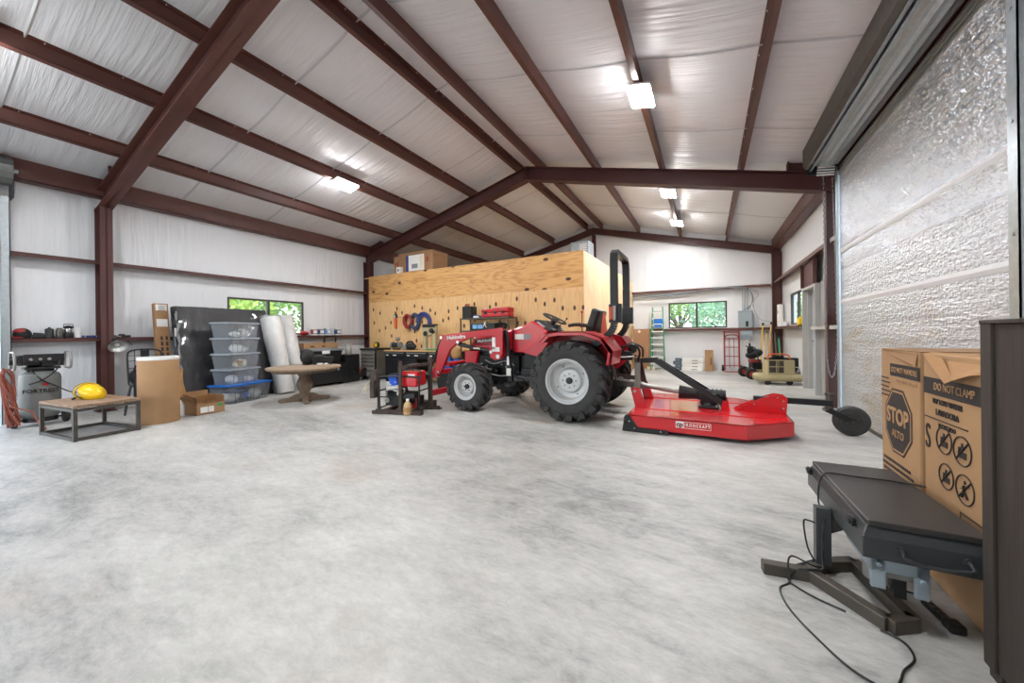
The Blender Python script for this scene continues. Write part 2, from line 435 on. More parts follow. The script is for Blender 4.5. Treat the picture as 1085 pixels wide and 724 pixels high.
# ------------------------------------------------------------------ camera
H = 1.22
TH = math.atan(207.5/380.0)
cd = bpy.data.cameras.new('camera'); cam = bpy.data.objects.new('camera', cd); COL.objects.link(cam)
cd.sensor_fit = 'HORIZONTAL'; cd.sensor_width = 36; cd.lens = 36*380/1085; cd.shift_y = -8/1085
cd.clip_start = .05; cd.clip_end = 300
Rm = Matrix.Rotation(TH, 4, 'Z') @ Matrix.Rotation(PI/2, 4, 'X') @ Matrix.Rotation(-.012, 4, 'Z')
cam.matrix_world = Matrix.Translation((0,0,H)) @ Rm
S.camera = cam

# ------------------------------------------------------- world and exposure
S.view_settings.view_transform = 'Standard'; S.view_settings.look = 'None'; S.view_settings.gamma = 1
S.view_settings.use_curve_mapping = False; S.view_settings.exposure = EXPOSURE
w = bpy.data.worlds.new('sky'); S.world = w; w.use_nodes = True
wn, wl = w.node_tree.nodes, w.node_tree.links
sk = wn.new('ShaderNodeTexSky'); sk.sky_type = 'NISHITA'; sk.sun_disc = False; sk.sun_elevation = math.radians(50); sk.sun_rotation = math.radians(200)
mixw = wn.new('ShaderNodeMix'); mixw.data_type = 'RGBA'; mixw.inputs['Factor'].default_value = .55
mixw.inputs['B'].default_value = (.42, .46, .5, 1)
scl = wn.new('ShaderNodeVectorMath'); scl.operation = 'SCALE'; scl.inputs['Scale'].default_value = .1
wl.new(sk.outputs[0], scl.inputs[0]); wl.new(scl.outputs[0], mixw.inputs['A'])
wl.new(mixw.outputs['Result'], wn['Background'].inputs[0]); wn['Background'].inputs[1].default_value = SKY
# ================================================================== SETTING
XL, XR, YB, YF = -9.12, 1.90, 13.0, -3.6
XC, SL, ZR = -3.6, .25, 5.25            # ridge position, slope, underside of liner at ridge
def zroof(x): return ZR - SL*abs(x-XC)

def wall_with_holes(name, axis, at, thick, u0, u1, z0, z1, holes, m, top=None):
    """wall slab at axis=at.. with rectangular holes [(u0,u1,z0,z1)], built from blocks as one mesh"""
    mb = MB()
    us = sorted({u0, u1, *[h[0] for h in holes], *[h[1] for h in holes]})
    zs = sorted({z0, z1, *[h[2] for h in holes], *[h[3] for h in holes]})
    for a, b in zip(us, us[1:]):
        for c, d in zip(zs, zs[1:]):
            mu, mz = (a+b)/2, (c+d)/2
            if any(h[0] < mu < h[1] and h[2] < mz < h[3] for h in holes): continue
            lo, hi = ((at, a, c), (at+thick, b, d)) if axis == 'x' else ((a, at, c), (b, at+thick, d))
            lo, hi = [tuple(f(p, q) for p, q in zip(lo, hi)) for f in (min, max)]
            mb.box(lo, hi)
    if top:
        mb.prism(top, 'xz', at, at+thick)
    bmesh.ops.remove_doubles(mb.bm, verts=mb.bm.verts, dist=1e-4)
    return struct(mb.build(name, m))

fl = MB(); fl.box((XL-.3, YF-.3, -.15), (XR+.3, YB+.3, 0)); struct(fl.build('floor', M['floor']))
gd = MB(); gd.box((-60, -60, -.4), (60, 70, -.16)); struct(gd.build('ground', M['grass']))

WIN_L = (3.86, 5.53, 1.27, 2.10); WIN_B = (-1.14, .53, 1.34, 2.18); WIN_R = (10.05, 11.68, 1.37, 2.17)
wall_with_holes('wall_left', 'x', XL, -.12, YF, YB, 0, 3.95, [WIN_L, (-2.6, .98, 0, 2.3)], M['liner_wall_l'])
wall_with_holes('wall_right', 'x', XR, .12, YF, YB, 0, 3.95, [WIN_R, (8.66, 9.6, 0, 2.06), (3.40, 6.90, 0, 3.6)], M['liner_wall_l'])
wall_with_holes('wall_back', 'y', YB, .12, XL-.12, XR+.12, 0, 3.86, [WIN_B], M['liner_wall_b'],
                top=[(XL-.12, 3.86), (XR+.12, 3.86), (XC, zroof(XC)+.06)])
wall_with_holes('wall_front', 'y', YF, -.12, XL-.12, XR+.12, 0, 3.86, [(-7.6, -3.6, 0, 3.4)], M['liner_wall_b'],
                top=[(XL-.12, 3.86), (XR+.12, 3.86), (XC, zroof(XC)+.06)])

# roof liner: two slopes that sag a little between the purlins (one mesh)
PURL = [-7.85, -6.50, -5.18, -3.86, -3.30, -2.01, -.72, .57]
EDGE = [XL-.12] + PURL + [XR+.12]
cb = MB(); ny = 60
xs = []
for a, b in zip(EDGE, EDGE[1:]):
    xs += [a + (b-a)*i/8 for i in range(8)]
    if a < XC < b: xs.append(XC)
xs.append(EDGE[-1]); xs = sorted(set(xs))
def sag(x):
    for a, b in zip(EDGE, EDGE[1:]):
        if a <= x <= b: return -.035*math.sin(PI*(x-a)/(b-a)) * min(1, (b-a)/1.2)
    return 0
grid = []
for x in xs:
    grid.append([cb.bm.verts.new((x, YF-.12 + (YB-YF+.24)*j/ny, zroof(x)+sag(x))) for j in range(ny+1)])
up = []
for x in xs:
    up.append([cb.bm.verts.new((x, YF-.12 + (YB-YF+.24)*j/ny, zroof(x)+.15)) for j in (0, ny)])
for A, B in zip(grid, grid[1:]):
    for j in range(ny): cb.bm.faces.new((A[j], B[j], B[j+1], A[j+1]))
for A, B in zip(up, up[1:]): cb.bm.faces.new((A[0], A[1], B[1], B[0]))
struct(cb.build('ceiling', M['liner_roof'], smooth=40))

# taped seams of the roof facing: thin raised laps running up the slope
k = 0
for y in (-1.1, .9, 3.05, 4.55, 6.3, 8.9, 10.6):
    sm = MB()
    for s in (-1, 1):
        x_out = XL if s < 0 else XR
        pts = [x for x in xs if (x <= XC if s < 0 else x >= XC) and XL <= x <= XR]
        for a, b in zip(pts, pts[1:]):
            za, zb = zroof(a)+sag(a)-.004, zroof(b)+sag(b)-.004
            sm._add([(a, y-.018, za), (b, y-.018, zb), (b, y+.018, zb), (a, y+.018, za), (a, y, za-.012), (b, y, zb-.012)], [(0,1,5,4), (4,5,2,3)])
    k += 1
    tag(struct(sm.build('trim_%d' % k, M['seam'])))

# purlins: Z sections with a lip, one object each
def purlin(x, s):
    mb = MB(); z = zroof(x) - .005; hh = .205; fw = .065; t = .008
    tilt = SL*(1 if x < XC else -1)
    def q(u, v): return (x + u, z + v + tilt*u)
    for poly in ([(0,-hh),(t,-hh),(t,0),(0,0)], [(0,-hh),(s*fw,-hh),(s*fw,-hh+t),(0,-hh+t)], [(0,-t),(s*fw,-t),(s*fw,0),(0,0)],
                 [(s*fw,-hh),(s*fw,-hh+.02),(s*(fw-t),-hh+.02),(s*(fw-t),-hh)]):
        mb.prism([q(*p) for p in poly], 'xz', YF, YB-.02)
    o = struct(mb.build('roof_purlin', M['iron']))
    sc = MB()
    y = -.8
    while y < 12.5:
        sc.cyl((x + s*.055, y, z-.012+tilt*s*.05), (x + s*.055, y, z-.026+tilt*s*.05), .0045, n=6); y += .61
    sc.build('screw', M['white_metal'], o)['kind'] = 'stuff'
    return o
for x in PURL: purlin(x, 1 if x < XC else -1)
# eave struts
for x, s in ((XL+.02, 1), (XR-.02, -1)):
    mb = MB(); zt = zroof(x)-.01
    mb.prism([(x, 3.6), (x+s*.2, 3.6), (x+s*.2, 3.612), (x, 3.612)], 'xz', YF, YB-.02)
    mb.prism([(x+s*.19, 3.6), (x+s*.2, 3.6), (x+s*.2, zt+.045), (x+s*.19, zt+.045)], 'xz', YF, YB-.02)
    struct(mb.build('eave_strut', M['iron']))

# main frames: columns and rafters as I-sections
def rafter(y, name):
    mb = MB(); d = .30; fw = .18
    for s in (-1, 1):
        xe = XL+.05 if s < 0 else XR-.05
        zb = lambda x: 4.74 - SL*abs(x-XC)
        zt = lambda x: zb(x) + d
        mb.prism([(xe, zb(xe)), (XC, zb(XC)), (XC, zt(XC)), (xe, zt(xe))], 'xz', y-.006, y+.006)
        mb.prism([(xe, zb(xe)), (XC, zb(XC)), (XC, zb(XC)+.014), (xe, zb(xe)+.014)], 'xz', y-fw/2, y+fw/2)
        mb.prism([(xe, zt(xe)-.014), (XC, zt(XC)-.014), (XC, zt(XC)), (xe, zt(xe))], 'xz', y-fw/2, y+fw/2)
    # apex stiffener plates
    mb.box((XC-.012, y-.085, 4.74), (XC+.012, y+.085, 5.03))
    o = struct(mb.build(name, M['iron_dark'] if y > 5 else M['iron']))
    for s in (-1, 1):                                     # gusset over each haunch
        g = MB(); xa = (XL+.05) if s < 0 else (XR-.05); xb = xa - s*.66
        zb = lambda x: 5.04 - SL*abs(x-XC)
        g.prism([(xa, zb(xa)), (xb, zb(xb)), (xb, zroof(xb)-.05), (xa, zroof(xa)-.02)], 'xz', y-.01, y+.01)
        g.prism([(xb-.01, zb(xb)), (xb+.01, zb(xb)), (xb+.01, zroof(xb)-.05), (xb-.01, zroof(xb)-.05)], 'xz', y-.07, y+.07)
        g.build('gusset', M['iron_dark'], o)
    return o
def column(x_in, x_out, y, ztop, m):
    mb = MB(); t = .012; s = 1 if x_out > x_in else -1
    mb.box((min(x_in, x_in+s*t), y-.075, 0), (max(x_in, x_in+s*t), y+.075, ztop))
    mb.box((min(x_out, x_out-s*t), y-.075, 0), (max(x_out, x_out-s*t), y+.075, ztop))
    mb.box((min(x_in, x_out), y-.005, 0), (max(x_in, x_out), y+.005, ztop))
    mb.box((min(x_in, x_out)-.02, y-.11, 0), (max(x_in, x_out)+.0, y+.11, .014))
    return struct(mb.build('steel_column', m))
for y in (2.03, 7.44):
    rafter(y, 'steel_rafter')
    column(-8.84, XL+.01, y, 3.44, M['iron_dark'])
    if y > 5: column(1.66, XR-.01, y, 3.43, M['iron_dark'])
# end frame in the back wall: channel rafters, corner columns, centre post
mb = MB()
for s in (-1, 1):
    xe = XL+.03 if s < 0 else XR-.03
    zb = lambda x: 4.80 - SL*abs(x-XC)
    mb.prism([(xe, zb(xe)), (XC, zb(XC)), (XC, zb(XC)+.22), (xe, zb(xe)+.22)], 'xz', 12.86, 12.87)
    mb.prism([(xe, zb(xe)), (XC, zb(XC)), (XC, zb(XC)+.012), (xe, zb(xe)+.012)], 'xz', 12.80, 12.87)
    mb.prism([(xe, zb(xe)+.208), (XC, zb(XC)+.208), (XC, zb(XC)+.22), (xe, zb(xe)+.22)], 'xz', 12.80, 12.87)
struct(mb.build('end_rafter', M['iron_dark']))
column(1.66, XR-.01, 12.86, 3.5, M['iron_dark'])
mb = MB(); mb.box((XC-.05, 12.80, 0), (XC+.05, 12.812, 4.8)); mb.box((XC-.006, 12.80, 0), (XC+.006, 12.99, 4.8)); mb.box((XC-.05, 12.978, 0), (XC+.05, 12.99, 4.8))
struct(mb.build('end_column', M['iron_dark']))

# girts: horizontal channels; web on top, lip facing the room
def girt_side(x_wall, x_in, y0, y1, z, m, name='wall_girt'):
    mb = MB(); s = 1 if x_in > x_wall else -1
    lo, hi = min(x_wall, x_in), max(x_wall, x_in)
    mb.box((lo, y0, z-.008), (hi, y1, z))
    a = x_in - s*.008
    mb.box((min(a, x_in), y0, z-.065), (max(a, x_in), y1, z))
    return struct(mb.build(name, m))
for y0, y1 in ((1.0, 1.955), (2.105, 7.36), (7.52, 12.98)):
    girt_side(XL, -8.92, y0, y1, 2.525, M['iron_dark'])
    girt_side(XL, -8.92, y0, y1, 1.245, M['iron_dark'])
girt_side(XR, 1.70, 7.53, 12.77, 2.66, M['iron'])
girt_side(XR, 1.70, 9.64, 12.77, 1.335, M['iron'])
girt_side(XR, 1.70, 7.53, 8.63, 1.30, M['frame_grey'])
girt_side(XR, 1.68, 6.98, 7.36, 1.30, M['frame_grey'])
girt_side(XR, 1.70, 6.98, 7.36, 2.66, M['frame_grey'])
for x0, x1, z in ((-2.27, 1.63, 2.595), (-2.27, 1.63, 1.325)):
    mb = MB(); mb.box((x0, 12.80, z-.008), (x1, 13.0, z)); mb.box((x0, 12.80, z-.07), (x1, 12.808, z))
    struct(mb.build('wall_girt', M['iron']))

# windows: frame, sliding sash stile, glass
def window(n, axis, at, u0, u1, z0, z1, d=.06, inside=1):
    def bx(mb, a, b, c, e, p, q):
        lo, hi = ((p, a, c), (q, b, e)) if axis == 'x' else ((a, p, c), (b, q, e))
        mb.box(tuple(map(min, lo, hi)), tuple(map(max, lo, hi)))
    p, q = at - d*.5, at + d*.5
    mb = MB(); t = .04; mid = (u0+u1)/2
    for a, b, c, e in ((u0, u1, z0, z0+t), (u0, u1, z1-t, z1), (u0, u0+t, z0+t, z1-t), (u1-t, u1, z0+t, z1-t), (mid-.028, mid+.028, z0+t, z1-t)):
        bx(mb, a, b, c, e, p, q)
    o = struct(mb.build('window_%d' % n, M['alu_dark']))
    g = MB(); bx(g, u0+t, mid-.028, z0+t, z1-t, at-.004, at+.004); g.build('glass_pane', M['glass'], o)
    g = MB(); bx(g, mid+.028, u1-t, z0+t, z1-t, at+.008, at+.016); g.build('glass_pane', M['glass'], o)
    return o
window(1, 'x', XL-.03, *WIN_L); window(2, 'y', YB+.03, *WIN_B); window(3, 'x', XR+.03, *WIN_R)

# side door in the right wall: hollow metal frame and leaf, brown header panel above
mb = MB()
for a, b, c, e in ((8.60, 8.67, 0, 2.10), (9.59, 9.66, 0, 2.10), (8.67, 9.59, 2.05, 2.10)):
    mb.box((1.76, a, c), (XR+.02, b, e))
mb.box((1.84, 8.67, 0), (1.90, 8.70, 2.05)); mb.box((1.84, 9.56, 0), (1.90, 9.59, 2.05))
d1 = struct(mb.build('door_1', M['frame_grey']))
mb = MB(); mb.box((1.93, 8.69, .01), (1.975, 9.57, 2.05)); mb.build('door_leaf', M['door_grey'], d1, bevel=.004)
mb = MB(); mb.cyl((1.93, 9.5, 1.0), (1.87, 9.5, 1.0), .012, n=10); mb.cyl((1.875, 9.5, 1.0), (1.875, 9.4, 1.0), .01, n=10); mb.build('door_handle', M['chrome'], d1)
mb = MB(); mb.box((1.79, 8.63, 2.11), (1.80, 9.63, 2.60)); mb.box((1.74, 8.62, 2.11), (1.80, 8.634, 2.60)); mb.box((1.74, 9.626, 2.11), (1.80, 9.64, 2.60)); struct(mb.build('door_header', M['iron_dark']))
mb = MB(); mb.box((1.84, 7.75, 0), (1.88, 8.59, 2.12)); struct(mb.build('trim_8', M['door_grey']))

# roll up door in the right wall with foil insulation on its curtain
mb = MB()
ys = 3.47; ye = 6.86
zlev = [.03 + .2455*i for i in range(15)]
RF = random.Random(21)
nyf, nzf = 190, 190
gv = []
for i in range(nyf+1):
    row = []
    for j in range(nzf+1):
        z = .03 + (zlev[-1]-.03)*j/nzf; y = ys + (ye-ys)*i/nyf
        amp = .0022 + .0028*min(1, max(0, (z-1.3)/1.6))
        edge = 0 if j in (0, nzf) or i in (0, nyf) else 1
        row.append(mb.bm.verts.new((1.700 + edge*(RF.uniform(-amp, amp) + .0035*math.sin(z*26+.6*math.sin(y*2.1))*math.sin(y*1.3+z)), y + edge*RF.uniform(-.004,.004), z + edge*RF.uniform(-.003,.003))))
    gv.append(row)
for i in range(nyf):
    for j in range(nzf):
        mb.bm.faces.new((gv[i][j], gv[i+1][j], gv[i+1][j+1], gv[i][j+1]))
bb = [mb.bm.verts.new((1.716, y, z)) for y, z in ((ys,.03),(ye,.03),(ye,zlev[-1]),(ys,zlev[-1]))]
mb.bm.faces.new(bb)
dr = struct(mb.build('door_2', M['foil']))
mb = MB()
for z in (1.62, 2.36):
    mb.prism([(1.688, z), (1.696, z-.035), (1.696, z+.035)], 'xz', ys+.02, ye-.02)
mb.build('tape_seam', M['seam'], dr)
mb = MB()
for i in range(6):
    z = 3.468+.05*i; mb.prism([(1.70,z),(1.694,z+.012),(1.694,z+.034),(1.70,z+.046),(1.72,z+.046),(1.72,z)], 'xz', ys, ye)
mb.build('door_slat', M['galv_dark'], dr)
for y in (3.44, 6.89):
    mb = MB(); sgn = 1 if y < 5 else -1
    mb.box((1.668, y-.045, 0), (1.676, y+.045, 3.6)); mb.box((1.668, min(y-sgn*.037,y-sgn*.045), 0), (1.76, max(y-sgn*.037,y-sgn*.045), 3.6)); mb.box((1.668, y-.05, 0), (1.70, y+.05, .02))
    for z in (.4, 1.1, 1.8, 2.5, 3.2): mb.cyl((1.668, y, z), (1.660, y, z), .012, n=6)
    mb.build('door_guide', M['galv'], dr)
mb = MB(); mb.box((1.685, 3.48, .0), (1.73, 6.85, .04)); mb.build('bottom_bar', M['steel_dark'], dr)
# coil of slats above, half covered by a hood
mb = MB()
prof = []
for i in range(40):
    a = 2*PI*i/40
    r = .225 + (.009 if i % 2 else 0)
    prof.append((1.56+ r*math.cos(a), 3.82 + .98*r*math.sin(a)))
mb.prism(prof, 'xz', 3.40, 6.80); mb.build('door_coil', M['galv'], dr)
hp = [(1.30, 3.66), (1.285, 3.70), (1.285, 3.93), (1.34, 4.03), (1.62, 4.10), (1.62, 4.085), (1.35, 4.015), (1.30, 3.925), (1.30, 3.71), (1.345, 3.675), (1.345, 3.64), (1.31, 3.64)]
mb = MB(); mb.prism(hp, 'xz', 3.34, 6.88); mb.build('hood', M['steel_dark'], dr)
mb = MB()
for a in ((1.335, 3.635), (1.375, 3.60)):
    mb.bar((a[0], 3.36, a[1]), (a[0], 6.86, a[1]), .03, .012)
mb.build('hood_lip', M['galv'], dr)
mb = MB()
for y in (3.36, 6.87):
    mb.box((1.33, y-.006, 3.54), (1.80, y+.006, 4.06))
mb.build('end_bracket', M['black_metal'], dr)
mb = MB()
for i in range(4): mb.bar((1.44, 6.85-.02*i, 3.52+.03*i), (1.64, 6.85-.02*i, 3.49+.03*i), .012, .018)
mb.build('chain_sprocket', M['white_metal'], dr)
# hand chain hanging at the door
cp = smooth_path([(1.55, 7.0, 3.55), (1.553, 7.0, 2.4), (1.556, 7.0, 1.2), (1.565, 7.0, .85), (1.59, 7.0, .60), (1.622, 7.0, .51), (1.655, 7.0, .60), (1.68, 7.0, .85), (1.69, 7.0, 1.2), (1.675, 7.0, 2.4), (1.655, 7.0, 3.52)], 30)
mb = MB()
L_ = 0; last = cp[0]; flip = 0
for p in cp[1:]:
    if (p-last).length > .036:
        d = (p-last).normalized(); side = Vector((0,1,0)) if flip else d.cross(Vector((0,1,0)))
        c = (p+last)/2; hl = .022; hw = .008
        pts = [c+d*hl*.55+side*hw, c+d*hl, c+d*hl*.55-side*hw, c-d*hl*.55-side*hw, c-d*hl, c-d*hl*.55+side*hw]
        mb.tube(pts, .0034, 5, closed=True); flip = 1-flip; last = p
mb.build('hand_chain', M['galv'], dr, smooth=60)

# roll up door opening in the left wall: guide and end of the coil
mb = MB(); mb.box((-8.90, 1.00, 0), (-8.892, 1.09, 3.3)); mb.box((-9.1, 1.08, 0), (-8.892, 1.09, 3.3)); mb.box((-9.1, 1.0, 0), (-8.892, 1.008, 3.3))
for z in (.5, 1.2, 1.9, 2.6, 3.2): mb.cyl((-8.89, 1.045, z), (-8.88, 1.045, z), .012, n=6)
dl = struct(mb.build('door_3', M['galv']))
mb = MB()
prof = [(-8.88 + (.2 + (.008 if i % 2 else 0))*math.cos(2*PI*i/28), 3.66 + (.2 + (.008 if i % 2 else 0))*math.sin(2*PI*i/28)) for i in range(28)]
prof = [(min(-8.66, max(-9.1, a)), b) for a, b in prof]
mb.prism(prof, 'xz', -2.6, 1.1); mb.build('door_coil', M['galv_dark'], dl)
mb = MB(); mb.box((-9.05, 1.10, 3.28), (-8.79, 1.115, 3.62)); mb.build('end_bracket', M['black_metal'], dl)
mb = MB(); mb.cyl((-8.92, 1.116, 3.45), (-8.92, 1.13, 3.45), .10, n=20); mb.cyl((-8.78, 1.11, 3.66), (-8.78, 1.15, 3.66), .03, n=14); mb.build('tension_wheel', M['galv'], dl)
mb = MB(); mb.box((XL, -2.6, 3.26), (-8.9, 1.0, 3.32)); mb.build('door_head', M['iron_dark'], dl)

# ================================================================ LED lamps
def lamp(x, y, label):
    zz = 5.045 - SL*abs(x-XC); tilt = math.atan(SL)*(1 if x > XC else -1)
    t = thing('ceiling_light', label, 'light', (x, y, zz-.045), 0, 'flat LED lights under the purlins')
    t.rotation_euler = (0, tilt, 0)
    mb = MB(); mb.box((-.15, -.25, .0), (.15, .25, .03)); mb.box((-.07, -.12, .03), (.07, .12, .06)); mb.build('housing', M['white_metal'], t, bevel=.006)
    for i in range(4):
        mb = MB(); a = -.145+.0735*i; mb.box((a, -.24, -.014), (a+.062, .24, 0)); mb.build('diffuser', M['glow'], t)
    for yy in (-.2, .2):
        mb = MB(); mb.box((-.012, yy-.01, .03), (.012, yy+.01, .05)); mb.build('bracket', M['galv'], t)
    return t
lamp(-.73, 4.9, 'lit square LED panel on right slope, nearest of the three in a row')
lamp(-.73, 8.62, 'lit LED panel on right slope just beyond the second rafter')
lamp(-.73, 11.1, 'lit LED panel on right slope nearest the back wall')
lamp(-6.45, 4.78, 'lit LED panel on the left roof slope above the round table')
lamp(-6.45, .4, 'LED panel on the left roof slope nearest the front doorway')  # assumed fixture, added behind the camera for illumination
lamp(-.73, .4, 'LED panel on the right roof slope nearest the front wall')  # second unseen panel, also added to light the near end of the hall
# ================================================================ LEFT SIDE
# --- upright air compressor
t = thing('air_compressor', 'grey upright air compressor with black pump and roll handle, by the left jamb', 'air compressor', (-8.42, 1.27, 0))
mb = MB(); mb.lathe([(.05,.09),(.14,.10),(.178,.14),(.19,.19),(.19,.68),(.178,.73),(.13,.765),(.05,.775)], n=36); mb.build('tank', M['tank_grey'], t, smooth=40)
mb = MB(); mb.lathe([(.15,.06),(.16,.06),(.16,.12),(.15,.12)], n=30); mb.build('skirt', M['black_metal'], t, smooth=40)
mb = MB()
mb.cyl((-.02,-.26,.09),(.02,-.26,.09),.02); mb.cyl((0,-.25,.09),(0,.25,.09),.012)
mb.build('axle', M['steel_dark'], t)
for y in (-.23, .23):
    mb = MB(); mb.lathe([(.03,-.03),(.085,-.03),(.098,-.018),(.098,.018),(.085,.03),(.03,.03)], (.0,y,.098), 'y', 24)
    w_ = mb.build('wheel', M['black_soft'], t, smooth=40)
    mb = MB(); mb.lathe([(.005,-.033),(.035,-.033),(.035,.033),(.005,.033)], (.0,y,.098), 'y', 16); mb.build('hub', M['steel_dark'], w_)
mb = MB(); mb.box((-.10,-.15,.80),(.12,.17,.83)); mb.cyl((0,-.12,.90),(0,.12,.90),.075); mb.box((-.06,-.20,.86),(.10,-.02,1.0)); mb.box((-.08,.0,.84),(.11,.2,.98))
for i in range(5): mb.box((-.09,.015+.035*i,.86),(.12,.025+.035*i,1.0))
mb.cyl((.02,-.2,.93),(.02,-.27,.93),.06); mb.box((-.05,-.12,.77),(.06,.12,.81))
mb.build('pump', M['black'], t, bevel=.006)
mb = MB(); mb.box((.10,-.16,.90),(.135,.2,1.015)); mb.build('control_panel', M['black_metal'], t, bevel=.006)
for y in (-.1, -.02, .06):
    mb = MB(); mb.cyl((.13,y,.945),(.15,y,.945),.02, n=14); mb.build('gauge', M['chrome'], t)

for y in (-.235, .255):
    mb = MB(); p = [(-.14,y,.80),(.10,y,.80),(.15,y,.83),(.17,y,.9),(.14,y,1.01),(.09,y,1.04),(-.10,y,1.04),(-.15,y,1.01),(-.17,y,.9),(-.16,y,.82)]
    mb.tube(smooth_path(p, 4), .014, 8); mb.build('roll_handle', M['steel'], t, smooth=60)
mb = MB(); mb.tube(smooth_path([(.13,.16,.93),(.2,.12,.8),(.21,0,.66),(.2,-.13,.6)],6), .009, 6); mb.tube(smooth_path([(.1,-.1,.8),(.2,-.02,.66),(.2,.1,.56),(.22,.24,.45),(.3,.34,.44)],6), .008, 6); mb.build('air_hose', M['black'], t, smooth=60)
# printing on the tank faces the room
mb = MB()
a0 = .55
for i in range(0): pass
lettering('lettering', 'FORTRESS', .07, M['ink'], t, (.192*math.cos(-.12), .192*math.sin(-.12), .50), (PI/2, 0, PI/2-.12), sx=1.0, depth=.004, bold=.002)
mb = MB(); mb.box((.183, .0, .57), (.195, .04, .61)); mb.build('emblem', M['red_plastic'], t)

# --- coiled red hose hung on the jamb / standing by the compressor
mb = MB(); pts = []
R_ = random.Random(3)
for i in range(7*22):
    a = 2*PI*i/22; k = i//22
    pts.append((-8.16 + .012*k + .03*math.sin(a*1.3+k), 0.965 + (.035+.006*k)*math.cos(a+.3*k)+.02*math.sin(2*a+k) , .44 + .03*math.sin(k*2.1) + (.36+.03*math.cos(k*1.7))*math.sin(a)))
for i, p in enumerate(pts):
    if p[2] < .02: pts[i] = (p[0], p[1], .02)
pts += [(-8.05, 1.14, .25), (-8.0, 1.2, .06), (-7.95, 1.24, .012), (-7.84, 1.22, .012)]
mb.tube(pts, .011, 7)
tag(mb.build('air_hose', M['hose_red'], None, smooth=60), 'red brown air hose hanging in loops beside the grey compressor tank', 'hose')

# --- low industrial coffee table
t = thing('coffee_table', 'low coffee table with weathered wood top on square grey metal frame', 'table', (-7.09, 1.47, 0), math.radians(6.5))
for i in range(4):
    mb = MB(); y = -.30+.15*i; mb.box((-.475, y+.002, .395), (.475, y+.148, .43)); mb.build('top_board', M['wood_old'], t, bevel=.003)
for sx in (-1, 1):
    for sy in (-1, 1):
        mb = MB(); mb.box((sx*.455-.018, sy*.28-.018, 0), (sx*.455+.018, sy*.28+.018, .395)); mb.build('leg', M['steel_dark'], t)
mb = MB()
for z0 in (.35, .005):
    for sy in (-1, 1): mb.box((-.437, sy*.28-.016, z0), (.437, sy*.28+.016, z0+.036))
    for sx in (-1, 1): mb.box((sx*.455-.016, -.262, z0), (sx*.455+.016, .262, z0+.036))
mb.build('rail', M['steel_dark'], t)

# --- yellow hard hat lying on it
t = thing('hard_hat', 'bright yellow hard hat with black headband lying on the low coffee table', 'helmet', (-7.16, 1.50, .43), .5)
mb = MB(); mb.ball((0,0,.085), (.15,.12,.095), 28, 18, (0,.5,0))
mb.tube([(-.06+.02*math.cos(a), .0+.135*math.cos(a), .10+.105*math.sin(a)) for a in [2*PI*i/30 for i in range(30)]], .008, 6, closed=True)
mb.build('shell', M['yellow'], t, smooth=60)
mb = MB(); mb.tube([(-.085+.02*math.cos(a), .115*math.cos(a), .105+.10*math.sin(a)) for a in [2*PI*i/30 for i in range(30)]], .012, 6, closed=True); mb.cyl((-.08,-.12,.03),(-.08,-.15,.02),.012); mb.build('headband', M['black'], t, smooth=60)

# --- cardboard drum with white rim
t = thing('cardboard_drum', 'tall plain brown cardboard drum with white rim beside the coffee table', 'drum', (-7.04, 2.12, 0))
mb = MB(); mb.lathe([(.222,0),(.225,.005),(.225,.905),(.222,.91)], n=48); mb.build('body', M['card'], t, smooth=40)
mb = MB(); mb.lathe([(.219,.905),(.226,.907),(.226,.945),(.219,.952),(.2,.955),(.19,.95)], n=48); mb.build('lid_rim', M['white'], t, smooth=40)

# --- black bistro chair with bag on it
t = thing('metal_chair', 'black metal bistro chair with slatted arched back behind the cardboard drum', 'chair', (-8.25, 2.32, 0), -.25)
mb = MB(); mb.box((-.19,-.19,.435),(.19,.19,.455)); mb.build('seat', M['black_metal'], t, bevel=.01)
for sx in (-1,1):
    for sy in (-1,1):
        mb = MB(); mb.tube([(sx*.17,sy*.17,.44),(sx*.2,sy*.21,.2),(sx*.225,sy*.24,0)], .014, 8); mb.build('leg', M['black_metal'], t, smooth=50)
mb = MB(); mb.tube(smooth_path([(-.19,-.19,.44),(-.22,-.20,.7),(-.24,-.205,.92),(-.25,-.18,1.0),(-.25,-.08,1.03),(-.25,.08,1.03),(-.25,.18,1.0),(-.24,.205,.92),(-.22,.20,.7),(-.19,.19,.44)],5), .013, 8)
mb.build('back_frame', M['black_metal'], t, smooth=50)
mb = MB()
mb.prism([(-.04,.45),(.04,.45),(.055,1.02),(-.055,1.02)], 'yz', -.225, -.215); mb.build('back_splat', M['black_metal'], t)
mb = MB()
for z in (.6,.72,.84,.93):
    mb.cyl((-.225,-.2,z),(-.22,-.04,z),.006,n=6); mb.cyl((-.22,.04,z),(-.225,.2,z),.006,n=6)
mb.cyl((-.225,-.12,.5),(-.235,-.12,1.02),.006,n=6); mb.build('back_rod', M['black_metal'], t)
t = thing('tool_bag', 'slumped black bag with straps on the black metal chair', 'bag', (-8.23, 2.28, .456), -.2)
mb = MB(); mb.ball((0,0,.13),(.15,.17,.14),22,14); mb.jitter(.008,2)
for v in mb.bm.verts: v.co.z = max(0, v.co.z)
mb.build('body', M['fabric_black'], t, smooth=80)
mb = MB(); mb.tube(smooth_path([(.08,-.1,.2),(.12,-.08,.32),(.12,.06,.33),(.09,.1,.2)],5),.012,6); mb.tube(smooth_path([(.14,-.08,.12),(.23,-.1,.02),(.24,-.1,-.2),(.23,-.06,-.38)],5),.018,6); mb.build('strap', M['fabric_black'], t, smooth=60)

